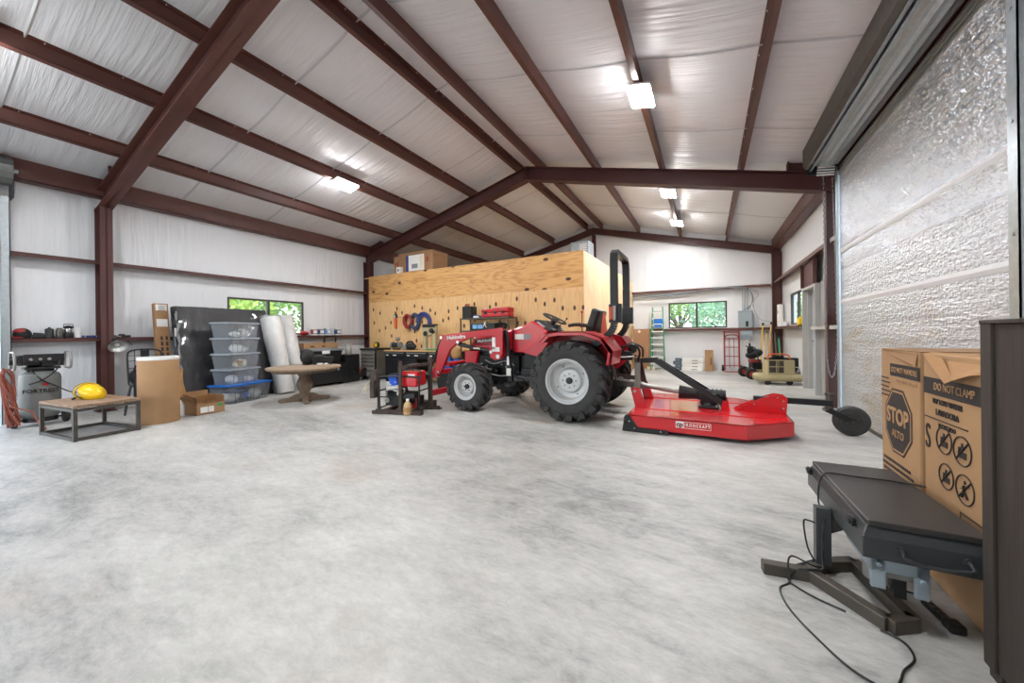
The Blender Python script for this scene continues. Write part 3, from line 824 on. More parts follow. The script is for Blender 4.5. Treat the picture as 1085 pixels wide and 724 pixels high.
# --- long cardboard box leaning on the wall
t = thing('long_box', 'long narrow brown cardboard box with white labels leaning on the left wall', 'box', (-8.58, 2.72, 0))
mb = MB(); mb.obox((-.14,-.03,.93),(.09,.2,1.86),(.0,-.14,0)); mb.build('carton', M['card_dark'], t, bevel=.004)
mb = MB()
for z, h in ((1.78,.11),(1.5,.14)): mb.obox((-.14-.14*(z-.93)+.047,-.03,z),(.004,.15,h),(0,-.14,0))
mb.build('label_sheet', M['paper'], t)
mb = MB()
for k in range(6):
    z = 1.78 + .035*(k-3)*.5; mb.obox((-.14-.14*(z-.93)+.05,-.03+.02*(k%2),z),(.003,.1,.008),(0,-.14,0))
for k in range(4):
    z = 1.22-.1*k; mb.obox((-.14-.14*(z-.93)+.047,-.05,z),(.003,.03,.07),(0,-.14,0)); mb.obox((-.14-.14*(z-.93)+.047,.02,z),(.003,.03,.07),(0,-.14,0))
mb.build('printing', M['ink'], t)

# --- brown paper sack and white jug tucked behind the drum
t = thing('paper_sack', 'crumpled brown paper sack standing behind the cardboard drum', 'sack', (-7.50, 2.47, 0), .3)
mb = MB(); mb.box((-.10,-.05,.0),(.10,.05,.72)); mb.subdivide(3); mb.jitter(.014,4)
for v in mb.bm.verts:
    if v.co.z > .5: v.co.y *= .55
    v.co.z = max(0, v.co.z)
mb.build('sack', M['tan_bag'], t, smooth=30)
t = thing('white_jug', 'small white plastic jug on floor between drum and open carton', 'jug', (-7.20, 2.40, 0))
mb = MB(); mb.lathe([(.005,0),(.058,0),(.062,.02),(.062,.17),(.045,.22),(.02,.25),(.02,.27),(.005,.272)], n=24); mb.build('body', M['white'], t, smooth=40)
mb = MB(); mb.lathe([(.023,.26),(.023,.285),(.003,.285)], n=16); mb.build('cap', M['black'], t)

# --- open carton
t = thing('open_carton', 'open brown cardboard carton with folded flap and white label, in front of mattress', 'box', (-7.28, 2.72, 0), .06)
W_, D_, Hh = .255, .19, .27
mb = MB()
mb.box((-W_,-D_,0),(W_,D_,.008)); mb.box((-W_,-D_,0),(-W_+.006,D_,Hh+.06)); mb.box((W_-.006,-D_,0),(W_,D_,Hh-.1)); mb.box((-W_,-D_,0),(W_,-D_+.006,Hh)); mb.box((-W_,D_-.006,0),(W_,D_,Hh))
mb.prism([(-W_,Hh+.055),(W_,Hh-.105),(W_,Hh)], 'xz', -D_, -D_+.006)
mb.build('carton', M['card'], t)
mb = MB(); mb.obox((.10,0,.24),(.006,.28,.12),(0,.5,0)); mb.build('inner_flap', M['card_in'], t)
mb = MB(); mb.obox((0,-D_-.05,Hh-.02),(.45,.11,.006),(-.9,0,0)); mb.build('flap', M['card'], t)
mb = MB(); mb.box((W_+.001,-.14,.03),(W_+.004,-.04,.12)); mb.box((W_+.001,-.03,.03),(W_+.004,.04,.12)); mb.build('label_sheet', M['paper'], t)
mb = MB(); mb.box((W_+.001,.09,.11),(W_+.004,.16,.15)); mb.build('sticker', M['green_tag'], t)

# --- mattress in black plastic leaning on wall
t = thing('mattress', 'large dark mattress wrapped in shiny clear plastic leaning on left wall', 'mattress', (-8.35, 3.62, 0), .0)
mb = MB(); mb.box((-.13,-.80,0),(.13,.70,1.80)); mb.subdivide(22); mb.jitter(.010,5)
for v in mb.bm.verts:
    if v.co.z > .01: pass
    v.co.z = max(0, v.co.z)
    v.co.x -= v.co.z*.17
mb.build('wrapped_body', M['film_black'], t, smooth=25)
for s in (-.80, .70):
    mb = MB()
    mb.tube([(.11-z*.17+.012*math.sin(z*23), s+.01*math.cos(z*17), z) for z in [.04+.07*i for i in range(25)]], .03, 8, radii=[.022+.01*math.sin(i*2.3) for i in range(25)])
    mb.build('film_edge', M['film'], t, smooth=80)
mb = MB(); mb.box((-.06,-.815,1.25),(.02,-.808,1.4)); mb.move((-.17,0,0)); mb.build('label_sheet', M['paper'], t)

# --- storage totes
rz = math.radians(18)
def tote(L, Wd, Hh, m, lidm, loc, rz, label, lid_blue=False):
    t = thing('storage_tote', label, 'storage box', loc, rz, 'clear plastic storage totes')
    mb = MB(); a, b = Wd/2, L/2; k = .88
    mb._add([(-a*k,-b*k,0),(a*k,-b*k,0),(a*k,b*k,0),(-a*k,b*k,0),(-a,-b,Hh),(a,-b,Hh),(a,b,Hh),(-a,b,Hh)], [(0,3,2,1),(0,1,5,4),(1,2,6,5),(2,3,7,6),(3,0,4,7)])
    mb.build('tub', m, t)
    mb = MB()
    for q in range(6):
        y = b*(-.8+1.6*q/5); mb.bar((a*k+.004,y*k,0.01),(a+.004,y,Hh-.01),.012,.006)
    mb.build('rib', m, t)
    mb = MB()
    if lid_blue:
        mb.box((-a-.02,-b-.03,Hh),(a+.02,b+.03,Hh+.03))
    else:
        mb.box((-a-.012,-b-.012,Hh-.012),(a+.012,b+.012,Hh)); mb.box((-a-.02,-b-.02,Hh-.03),(a+.02,b+.02,Hh-.012))
    mb.build('lid', lidm, t, bevel=.008)
    return t
big = tote(.86,.46,.315, M['tote'], M['blue'], (-7.90, 3.56, 0), rz, 'long clear storage tote with bright blue lid under the tote stack', True)
mb = MB(); mb.ball((.08,.2,.12),(.1,.14,.1),14,10); mb.ball((-.05,-.2,.1),(.14,.16,.09),14,10); mb.jitter(.01,3); mb.build('contents', M['paper'], big, smooth=60)
mb = MB(); mb.box((.02,-.05,.06),(.14,.06,.16)); mb.build('contents', M['blue'], big, bevel=.02)
mb = MB(); mb.cyl((.12,.33,.1),(.19,.33,.1),.05); mb.build('contents', M['black'], big)
mb = MB(); mb.ball((-.05,0,.2),(.12,.3,.06),14,8); mb.build('contents', M['blue_dark'], big, smooth=60)
pos = ['bottom clear tote of the four stacked on the blue-lidded tote', 'second tote from the bottom of the clear tote stack, a cloth heap inside',
       'third tote up in the clear tote stack, with small boxed thing inside', 'topmost clear tote of the stack, filled with white bundles']
tint = clear('milky tote lid', (190, 198, 206), .62, .25)
rr_ = random.Random(11)
for i in range(4):
    tt = tote(.62,.40,.288, M['tote'], tint, (-7.92+.01*rr_.uniform(-1,1), 3.49+.012*rr_.uniform(-1,1), .346+.2885*i), rz+rr_.uniform(-.02,.02), pos[i])
    mb = MB(); a_ = (-.14, .05, -.04, .10)[i]
    mb.ball((.04,a_,.09),(.1,.11,.08),14,10); mb.ball((.06,-a_+.05,.07),(.08,.09+.03*(i%2),.05),14,10); mb.jitter(.010,20+i)
    mb.build('contents', (M['paper'], M['cream'], M['white'], M['paper'])[i], tt, smooth=60)
    mb = MB(); mb.obox((.08,-.02,.09),(.1,.12,.1),(0,.2,.3*i)); mb.build('contents', (M['grey_plastic'], M['tan_bag'], M['paper'], M['grey_plastic'])[i], tt)

# --- two wrapped rolls leaning on the wall
def roll(loc, top, r0, r1, label, seed):
    t = thing('wrapped_roll', label, 'roll', loc, 0, 'plastic wrapped rolls leaning on left wall')
    d = Vector(top); mb = MB(); n = 26; pts = []; rad = []
    for i in range(n+1):
        f_ = i/n; pts.append((d.x*f_, d.y*f_, .01 + d.z*f_)); rad.append((r0+(r1-r0)*f_)*(1+.03*math.sin(f_*9+seed)))
    mb.tube(pts, r0, 28, radii=rad); mb.jitter(.006, seed)
    for v in mb.bm.verts: v.co.z = max(v.co.z, 0)
    mb.build('roll', M['film_white'], t, smooth=70)
    mb = MB()
    for i in range(9):
        a = 2*PI*i/9; mb.ball((d.x+.13*math.cos(a), d.y+.13*math.sin(a), d.z+.02),(.05,.05,.05),10,8)
    mb.jitter(.012, seed); mb.build('gathered_film', M['film'], t, smooth=60)
    return t
roll((-8.04, 4.46, 0), (-.36, -.10, 1.62), .17, .20, 'plastic wrapped white roll leaning next to the dark mattress', 1)
roll((-8.22, 4.90, 0), (-.46, -.12, 1.66), .15, .19, 'smooth wrapped white roll leaning nearest the paint cans', 2)

# --- round pedestal table
t = thing('pedestal_table', 'round pedestal dining table with pale top and carved grey brown base', 'table', (-6.72, 4.08, 0), .3)
mb = MB(); mb.lathe([(.02,.595),(.56,.60),(.60,.605),(.62,.62),(.625,.635),(.62,.65),(.60,.655),(.01,.655)], n=64); mb.build('tabletop', M['wood_top'], t, smooth=35)
mb = MB(); mb.lathe([(.52,.555),(.535,.56),(.535,.60),(.52,.60)], n=56); mb.build('apron', M['wood_ped'], t, smooth=35)
mb = MB(); mb.lathe([(.10,.05),(.115,.10),(.10,.13),(.085,.15),(.09,.19),(.125,.25),(.14,.31),(.13,.37),(.10,.43),(.09,.47),(.115,.50),(.12,.53),(.16,.56),(.18,.59)], n=36); mb.build('pedestal', M['wood_ped'], t, smooth=50)
for k in range(4):
    a = PI/4+k*PI/2; mb = MB()
    mb.prism([(.05,.0),(.40,.0),(.43,.02),(.42,.06),(.34,.075),(.25,.085),(.17,.13),(.05,.16)], 'xz', -.045, .045); mb.rotz(a); mb.build('foot', M['wood_ped'], t, bevel=.008)
# things on it: black fan-like heater head and black strap gear
t = thing('round_speaker', 'round black dish-shaped device on the round pedestal table', 'device', (-6.98, 4.30, .656), -.58)
mb = MB(); mb.ball((0,0,.16),(.08,.13,.155),24,14); mb.build('body', M['black'], t, smooth=60)
mb = MB(); mb.lathe([(.02,0),(.09,0),(.09,.012),(.02,.03)], n=24); mb.build('base', M['black_metal'], t)
t = thing('folded_clamp', 'low black clamp-like gear with white tags on the round table', 'tool', (-6.80, 4.50, .656), -.58)
mb = MB(); mb.box((-.05,-.20,.06),(.05,.2,.15)); mb.box((-.05,-.17,0),(.05,-.11,.07)); mb.box((-.05,.11,0),(.05,.17,.07)); mb.ball((0,-.06,.15),(.06,.12,.05),16,10); mb.build('body', M['black'], t, bevel=.004)
mb = MB(); mb.box((.03,-.1,.0),(.06,.0,.03)); mb.box((.03,.03,.0),(.06,.09,.03)); mb.build('tag', M['white'], t)

# --- things on the left girt (shelf), z 1.245
GZ = 1.246
t = thing('cap', 'black and red ball cap on the left wall girt above the compressor', 'cap', (-9.0, 1.20, GZ), -1.0)
mb = MB(); mb.ball((0,0,.05),(.09,.085,.10),24,14)
for v in mb.bm.verts: v.co.z = max(0, v.co.z)
mb.build('crown', M['fabric_black'], t, smooth=60)
mb = MB(); mb.prism([(.05*math.cos(a)*1.6+.07, .085*math.sin(a)) for a in [PI*i/12-PI/2 for i in range(13)]], 'xy', .004, .014); mb.build('brim', M['red_plastic'], t)
mb = MB(); mb.ball((.03,0,.10),(.06,.07,.045),16,10); mb.build('front_panel', M['red_dull'], t, smooth=60)
t = thing('handheld_tool', 'slim black handheld tool lying next to the ball cap', 'tool', (-9.0, 1.35, GZ), PI/2)
mb = MB(); mb.box((-.06,-.035,0),(.06,.035,.05)); mb.cyl((-.055,0,.06),(.05,0,.045),.025); mb.build('body', M['black'], t, bevel=.008)
t = thing('canister', 'black round canister on girt, leftmost of three lantern-like tins', 'canister', (-9.0, 1.45, GZ))
mb = MB(); mb.lathe([(.005,0),(.045,0),(.045,.13),(.04,.14),(.015,.15),(.015,.165),(.004,.165)], n=22); mb.build('body', M['black'], t, smooth=40)
t = thing('canister', 'dark canister with chrome trigger on girt, middle of the three tins', 'canister', (-9.0, 1.55, GZ))
mb = MB(); mb.lathe([(.005,0),(.043,0),(.043,.12),(.03,.14),(.03,.155),(.004,.155)], n=22); mb.build('body', M['steel_dark'], t, smooth=40)
mb = MB(); mb.tube([(.05,-.02,.12),(.07,-.03,.06),(.075,-.02,.02)],.01,6); mb.build('trigger', M['chrome'], t)
t = thing('lantern', 'camping lantern with carry handle on girt beside the white cup', 'lantern', (-9.0, 1.64, GZ))
mb = MB(); mb.lathe([(.005,0),(.05,0),(.055,.02),(.05,.08)], n=22); mb.build('base', M['black'], t, smooth=40)
mb = MB(); mb.lathe([(.05,.15),(.055,.17),(.03,.19),(.004,.195)], n=22); mb.build('cap', M['black'], t, smooth=40)
mb = MB(); mb.lathe([(.04,.08),(.045,.1),(.045,.13),(.04,.15)], n=20); mb.build('lens', M['chrome'], t, smooth=40)
mb = MB(); mb.tube([(0,-.05,.16),(0,-.045,.215),(0,.045,.215),(0,.05,.16)],.006,6); mb.build('handle', M['black'], t)
t = thing('paper_cup', 'plain white cup on girt to the right of the lantern', 'cup', (-9.0, 1.735, GZ))
mb = MB(); mb.lathe([(.005,0),(.033,0),(.042,.16),(.044,.165),(.038,.16),(.03,.01),(.004,.008)], n=24); mb.build('cup', M['white'], t, smooth=40)
t = thing('spray_gun', 'flat blue and silver tool on girt next to brown column', 'tool', (-9.0, 1.88, GZ), PI/2)
mb = MB(); mb.prism([(-.10,0),(.10,0),(.11,.02),(.03,.035),(-.09,.03)], 'xz', -.03, .03); mb.build('body', M['blue_dark'], t, bevel=.006)
mb = MB(); mb.ball((-.07,-.04,.012),.012,10,8); mb.ball((.06,-.04,.012),.012,10,8); mb.build('knob', M['chrome'], t)
t = thing('battery_charger', 'small black charger lying on girt right of the column', 'charger', (-9.0, 2.24, GZ), PI/2)
mb = MB(); mb.box((-.10,-.04,0),(.10,.04,.035)); mb.box((-.04,-.03,.035),(.03,.03,.055)); mb.build('body', M['black'], t, bevel=.006)
mb = MB(); mb.box((-.08,-.042,.01),(-.02,-.04,.028)); mb.build('label_sheet', M['paper'], t)
# clamp lamp hanging from the girt
t = thing('clamp_lamp', 'silver clamp lamp with dish reflector hanging under the girt by column', 'lamp', (-8.76, 2.11, 1.15))
mb = MB(); mb.lathe([(.028,.03),(.05,.0),(.085,-.05),(.115,-.10),(.12,-.104),(.112,-.10),(.08,-.052),(.045,-.004),(.02,.02)], n=32); mb.rot(-.95, 'Y'); mb.build('reflector', mat('spun aluminium', (206,206,204), .3, .7), t, smooth=50)
mb = MB(); mb.cyl((-.02,0,.02),(-.055,0,.075),.026); mb.build('socket', M['black'], t)
mb = MB(); mb.ball((.035,0,-.035),.035,16,10); mb.build('bulb', M['white'], t, smooth=60)
mb = MB(); mb.bar((-.05,0,.07),(-.16,0,.10),.03,.02); mb.bar((-.05,.0,.06),(-.16,0,.06),.03,.01); mb.build('clamp', M['steel'], t)
mb = MB(); mb.tube(smooth_path([(-.06,0,.08),(-.03,.05,.12),(0,.12,.06),(-.03,.2,-.04)],5),.005,5); mb.build('lamp_cord', M['black'], t)

# right of the window on the girt
t = thing('tool_pouch', 'red tool pouch lying on girt beside left window', 'pouch', (-9.0, 5.47, GZ))
mb = MB(); mb.ball((0,0,.055),(.06,.11,.06),18,10); mb.jitter(.006,8)
for v in mb.bm.verts: v.co.z = max(0, v.co.z)
mb.build('body', M['red_plastic'], t, smooth=60)
mb = MB(); mb.box((.03,-.05,.03),(.065,.05,.05)); mb.build('strap', M['black'], t)
def paint_can(y, label, m, r=.083):
    t = thing('paint_can', label, 'paint can', (-9.02, y, GZ), 0, 'paint cans on the left girt')
    mb = MB(); mb.lathe([(.005,0),(r,0),(r+.002,.006),(r,.012),(r,.182),(r+.002,.186),(r,.192),(r-.012,.192),(r-.014,.186),(.004,.186)], n=30); mb.build('tin', M['white'], t, smooth=40)
    mb = MB(); mb.lathe([(r+.001,.03),(r+.0015,.03),(r+.0015,.15),(r+.001,.15)], n=30); mb.build('label_band', m, t, smooth=40)
    mb = MB(); mb.ring((0,0,.15),(1,0,0),r+.004,.003,a0=PI*1.0,a1=PI*2); mb.build('bail_handle', M['steel'], t)
    mb = MB(); mb.box((r*.85,-.06,.05),(r+.006,.03,.13)); mb.build('label_sheet', M['paper'], t)
pb = mat('navy label', (50, 74, 120), .5); pr_ = mat('maroon label', (140, 60, 66), .5)
paint_can(5.74, 'paint can with maroon and white label, nearest the left window', pr_)
paint_can(5.925, 'paint can with navy label touching the maroon one', pb)
paint_can(6.13, 'paint can with blue label, third along the girt from the window', M['cyan_label'])
paint_can(6.42, 'blue labelled paint can standing apart at far end of the row', pb)

# --- black chests, cabinet, frame and jug by the left wall
t = thing('rolling_tool_chest', 'wide black rolling chest with grey latches behind the round table', 'tool chest', (-8.45, 5.58, 0))
mb = MB(); mb.box((-.27,-.52,.06),(.27,.50,.47)); mb.build('body', M['black'], t, bevel=.015)
mb = MB(); mb.box((-.28,-.53,.47),(.28,.51,.535)); mb.build('lid', M['black'], t, bevel=.012)
for y in (-.26,.24):
    mb = MB(); mb.box((.272,y-.03,.36),(.29,y+.03,.51)); mb.build('latch', M['grey_plastic'], t, bevel=.004)
for y in (-.42,.4):
    mb = MB(); mb.lathe([(.02,-.03),(.075,-.03),(.08,-.02),(.08,.02),(.075,.03),(.02,.03)],(.2,y,.08),'y',22); w_=mb.build('wheel', M['black_soft'], t, smooth=40)
    mb = MB(); mb.lathe([(.004,-.034),(.045,-.034),(.045,.034),(.004,.034)],(.2,y,.08),'y',18); mb.build('hub', M['grey_plastic'], w_, smooth=40)
t = thing('storage_bin', 'black storage bin with grey lid on top of the rolling chest', 'storage bin', (-8.50, 5.54, .536))
mb = MB(); mb._add([(-.2,-.42,0),(.2,-.42,0),(.2,.42,0),(-.2,.42,0),(-.24,-.47,.32),(.24,-.47,.32),(.24,.47,.32),(-.24,.47,.32)],[(0,3,2,1),(0,1,5,4),(1,2,6,5),(2,3,7,6),(3,0,4,7),(4,5,6,7)]); mb.build('tub', M['black'], t, bevel=.01)
mb = MB(); mb.box((-.26,-.49,.32),(.26,.49,.37)); mb.box((-.2,-.4,.37),(.2,.4,.385)); mb.build('lid', M['grey_plastic'], t, bevel=.012)
mb = MB(); mb.box((.255,-.1,.25),(.275,.1,.33)); mb.build('latch', M['white'], t, bevel=.004)
t = thing('cardboard_sheet', 'short flattened cardboard carton lying on the grey bin lid', 'cardboard', (-8.57, 5.58, .922))
mb = MB(); mb.box((-.12,-.46,0),(.12,.44,.13)); mb.build('carton', M['card'], t, bevel=.004)
mb = MB(); mb.box((.121,-.3,.03),(.123,-.2,.06)); mb.box((.121,.0,.03),(.123,.08,.06)); mb.build('printing', M['ink'], t)
t = thing('file_cabinet', 'two drawer black filing cabinet beside the rolling chest', 'cabinet', (-8.52, 6.32, 0))
mb = MB(); mb.box((-.25,-.21,.01),(.24,.21,.73)); mb.build('body', M['black_metal'], t, bevel=.005)
for z in (.03,.39):
    mb = MB(); mb.box((.24,-.2,z),(.262,.2,z+.325)); d_=mb.build('drawer', M['black_metal'], t, bevel=.004)
    mb = MB(); mb.box((.262,-.05,z+.2),(.275,.05,z+.24)); mb.build('handle', M['chrome'], d_, bevel=.003)
t = thing('black_cart', 'black tubular folding cart frame standing behind the chest and cabinet', 'cart', (-8.78, 6.02, 0))
for y in (-.16,.16):
    mb = MB(); mb.tube([(0,y,.02),(0,y,1.12),(.02,y,1.22)],.022,8); mb.build('upright', M['black_metal'], t, smooth=50)
mb = MB()
for z in (1.22,.98,.8,.6): mb.cyl((.01,-.16,z),(.01,.16,z),.012,n=8)
mb.box((-.02,-.2,0),(.02,.2,.03)); mb.cyl((.02,-.2,.8),(.1,.05,.78),.015); mb.build('rung', M['black_metal'], t)
t = thing('glass_jug', 'grey glass jug with ringed neck on the black filing cabinet', 'jug', (-8.42, 6.30, .731))
mb = MB(); mb.lathe([(.005,0),(.075,0),(.08,.02),(.08,.15),(.06,.21),(.025,.25),(.022,.30),(.03,.305),(.03,.32),(.004,.322)], n=28); mb.build('body', mat('smoky glass', (150,150,144), .15, 0, coat=.6), t, smooth=50)
mb = MB(); mb.ring((.03,0,.24),(0,1,0),.03,.006,n=14); mb.build('handle', M['steel'], t)
t = thing('cord_reel', 'orange and black extension reel on floor right of the filing cabinet', 'reel', (-8.34, 6.70, 0))
mb = MB(); mb.lathe([(.03,-.05),(.13,-.05),(.13,-.04),(.09,-.035),(.09,.035),(.13,.04),(.13,.05),(.03,.05)],(0,0,.22),'x',24); mb.build('reel', M['black'], t, smooth=30)
mb = MB(); mb.lathe([(.09,-.034),(.12,-.03),(.12,.03),(.09,.034)],(0,0,.22),'x',24); mb.build('cord', M['orange'], t, smooth=40)
mb = MB(); mb.bar((-.06,-.1,0),(-.06,0,.22),.02,.02); mb.bar((.06,.1,0),(.06,0,.22),.02,.02); mb.bar((-.06,.1,0),(-.06,0,.22),.02,.02); mb.bar((.06,-.1,0),(.06,0,.22),.02,.02); mb.build('stand', M['black_metal'], t)
# ============================================================ PLYWOOD ROOM
PY, PX = 7.35, -2.28
room = struct(thing('wall_inner', None, None, (0,0,0)))
xs_ = [-8.86, -6.66, -4.47, PX]
for a, b in zip(xs_, xs_[1:]):
    mb = MB(); mb.box((a+.002, PY, 2.198), (b-.002, PY+.015, 2.97)); mb.build('upper_sheet', M['ply_top'], room)
n = 6
for i in range(n):
    a = -8.86 + (PX+8.86)*i/n; b = -8.86 + (PX+8.86)*(i+1)/n
    mb = MB(); mb.box((a+.0015, PY+.002, 0), (b-.0015, PY+.016, 2.196)); mb.build('lower_sheet', M['ply'], room)
for i in range(5):
    a = PY+.016 + 5.6*i/5; b = PY+.016 + 5.6*(i+1)/5
    mb = MB(); mb.box((PX-.015, a+.001, 0), (PX, b-.001, 2.97)); mb.build('side_sheet', M['ply_side'], room)
mb = MB(); mb.box((-9.1, PY+.02, 2.93), (PX-.016, 12.95, 2.95)); mb.build('top_deck', M['ply'], room)

# on top of it
t = thing('large_carton', 'big brown carton with white and blue poster panel on plywood room roof', 'box', (-7.12, 7.80, 2.951))
mb = MB(); mb.box((-.62,-.33,0),(.60,.30,.56)); mb.build('carton', M['card_dark'], t, bevel=.006)
mb = MB(); mb.box((-.64,-.35,.545),(.64,.33,.575)); mb.build('lid', M['card'], t)
mb = MB(); mb.box((-.24,-.338,.06),(.33,-.331,.50)); mb.build('poster', M['paper'], t)
mb = MB(); mb.box((-.34,-.338,.06),(-.24,-.331,.50)); mb.build('poster_edge', M['blue_dark'], t)
mb = MB(); mb.box((-.12,-.341,.13),(.10,-.338,.25)); mb.build('poster_picture', M['grey_plastic'], t)
mb = MB(); mb.box((.18,-.341,.1),(.31,-.338,.47)); mb.build('poster_strip', M['cream'], t)
mb = MB()
for y0,y1,z0,z1 in ((-.33,-.28,0,.545),(.25,.30,0,.545),(-.28,.25,.49,.545),(-.28,.25,0,.05)): mb.box((.60,y0,z0),(.622,y1,z1))
mb.build('end_frame', M['card'], t)
mb = MB(); mb.box((.42,-.338,.27),(.48,-.331,.40)); mb.build('mark', M['red_dull'], t)
t = thing('upright_carton', 'narrow brown carton behind the white paper cup on plywood roof edge', 'box', (-7.90, 7.72, 2.951), .08)
mb = MB(); mb.box((-.10,-.2,0),(.12,.2,.54)); mb.build('carton', M['card'], t, bevel=.005)
mb = MB(); mb.box((-.05,-.203,.3),(-.0,-.2,.36)); mb.box((.03,-.203,.2),(.07,-.2,.4)); mb.build('printing', M['red_dull'], t)
t = thing('white_carton', 'small white carton standing on the plywood roof edge', 'box', (-7.66, 7.42, 2.951))
mb = MB(); mb.box((-.075,-.05,0),(.075,.05,.2)); mb.build('carton', M['paper'], t, bevel=.003)
mb = MB(); mb.box((-.03,-.053,.08),(.02,-.05,.14)); mb.build('printing', M['blue_dark'], t)
t = thing('grey_duct', 'grey sheet metal box with vents on plywood roof near centre post', 'duct', (-3.1, 9.9, 2.951))
mb = MB(); mb.box((-.26,-.25,0),(.26,.25,.82)); mb.build('casing', M['galv'], t, bevel=.01)
mb = MB()
for i in range(4): mb.box((.0,-.256,.56+.05*i),(.2,-.25,.585+.05*i))
mb.build('vent', M['paper'], t)

# --------------------------------------------------- wall-hung tools
def hung(name, label, cat, x, z): return thing(name, label, cat, (x, PY+.0, z))
t = hung('hanging_grinder', 'grey tool with orange handle hanging on the plywood wall', 'tool', -7.74, 1.66)
mb = MB(); mb.prism([(-.03,-.24),(.035,-.24),(.05,-.05),(.04,.06),(-.04,.06),(-.05,-.04)], 'xz', -.05, -.012); mb.build('handle', M['orange'], t, bevel=.006)
mb = MB(); mb.box((-.05,-.06,.05),(.05,-.005,.15)); mb.cyl((0,-.03,.14),(0,-.03,.23),.02); mb.build('body', M['black'], t, bevel=.005)
mb = MB(); mb.cyl((0,-.075,.09),(0,-.05,.09),.045,n=20); mb.build('disc', M['chrome'], t)
t = hung('string_line', 'thin line strung between hanging tool and the red coil', 'line', -7.4, 1.72)
mb = MB(); mb.tube([(-.30,-.01,.02),(-.1,-.012,.0),(.12,-.012,-.005)], .004, 5); mb.build('line', M['black'], t)
def coil(t, R, n, m, r, asp=1.0, gap=.018, seed=0, a0=0, a1=2*PI):
    RR = random.Random(seed)
    for i in range(n):
        mb = MB(); q = R*(1-.09*(i % 4)); dy = -.03-.02*(i//2)
        k = 30; pts = []
        full = abs(a1-a0-2*PI) < 1e-6
        for j in range(k if full else k+1):
            a = a0+(a1-a0)*j/k
            pts.append((q*math.cos(a)+RR.uniform(-.002,.002), dy, q*asp*math.sin(a)+gap*i*.2))
        mb.tube(pts, r, 7, closed=full); mb.build('loop', m, t, smooth=60)
t = hung('hose_coil', 'dark red coiled cord hung on plywood wall left of the blue hose', 'hose', -7.22, 1.58)
coil(t, .15, 9, M['red_dull'], .018, 1.2, seed=1)
t = hung('hose_coil', 'thick blue hose draped in an arch on the plywood wall', 'hose', -6.68, 1.55)
coil(t, .23, 6, M['blue_dark'], .03, 1.1, seed=2, a0=-.25, a1=PI+.05)
t = hung('hanging_cable', 'dark blue cable bundle hung between red coil and blue hose', 'cable', -6.98, 1.58)
coil(t, .15, 7, mat('slate cable', (58, 74, 104), .5), .02, 1.45, seed=3)

# --------------------------------------------------- steel tool chest, bench
t = thing('tool_cabinet', 'grey steel drawer cabinet with black top at left end of workbench', 'tool cabinet', (-8.24, 7.03, 0))
mb = MB(); mb.box((-.30,-.24,.10),(.30,.26,.82)); mb.build('body', mat('grey tool cabinet', (120,118,112), .45, .4), t, bevel=.004)
for i, (z, h) in enumerate(((.12,.16),(.29,.12),(.42,.10),(.53,.09),(.63,.08),(.72,.08))):
    mb = MB(); mb.box((-.285,-.262,z),(.285,-.24,z+h-.012)); d_=mb.build('drawer', mat('grey drawer steel', (150,147,140), .4, .25), t, bevel=.003)
    mb = MB(); mb.box((-.26,-.275,z+h-.035),(.26,-.262,z+h-.02)); mb.build('pull', M['chrome'], d_)
mb = MB(); mb.box((-.32,-.27,.82),(.32,.28,.87)); mb.build('top', M['black'], t, bevel=.01)
mb = MB(); mb.box((.285,-.275,.08),(.315,-.24,.82)); mb.build('corner_trim', M['chrome'], t)
mb = MB(); mb.tube([(-.3,-.1,.78),(-.36,-.1,.78),(-.36,.1,.78),(-.3,.1,.78)],.012,6); mb.build('side_handle', M['red_dull'], t)
for sx in (-1,1):
    for y in (-.18,.2):
        mb = MB(); mb.cyl((sx*.25-.02,y,.05),(sx*.25+.02,y,.05),.05,n=18); mb.build('caster', M['black_soft'], t)
t = thing('tape_measure', 'yellow and black tape measure on the grey tool cabinet', 'tape measure', (-8.12, 6.98, .871))
mb = MB(); mb.lathe([(.02,-.03),(.085,-.03),(.085,.03),(.02,.03)],(0,0,.086),'y',24); mb.build('case', M['black'], t, smooth=40)
mb = MB(); mb.lathe([(.004,-.034),(.055,-.034),(.055,-.03),(.004,-.03)],(0,0,.086),'y',22); mb.build('face', M['yellow'], t)
t = thing('wrench', 'flat silver wrench lying on the grey tool cabinet top', 'wrench', (-8.42, 6.92, .871), .2)
mb = MB(); mb.box((-.09,-.012,0),(.09,.012,.01)); mb.cyl((-.1,0,0),(-.1,0,.012),.025,n=12); mb.cyl((.1,0,0),(.1,0,.012),.022,n=12); mb.build('wrench', M['chrome'], t)

t = thing('workbench', 'long black workbench with wooden top against plywood wall', 'workbench', (-6.42, 7.02, 0))
mb = MB(); mb.box((-1.16,-.28,.80),(1.16,.31,.835)); mb.build('worktop', M['bench_top'], t, bevel=.005)
mb = MB(); mb.box((-1.14,-.255,.62),(1.14,.3,.80)); mb.box((-1.14,-.25,.08),(-.02,.3,.62)); mb.build('body', M['black_metal'], t)
for i in range(3):
    a = -1.12+.75*i; mb = MB(); mb.box((a,-.275,.66),(a+.71,-.255,.775)); d_=mb.build('drawer', M['black_metal'], t, bevel=.004)
    mb = MB(); mb.box((a+.03,-.285,.755),(a+.68,-.27,.772)); mb.build('pull', M['steel'], d_)
    mb = MB(); mb.box((a+.05,-.278,.69),(a+.13,-.275,.715)); mb.box((a+.3,-.278,.69),(a+.42,-.275,.715)); mb.build('label_sheet', M['paper'], d_)
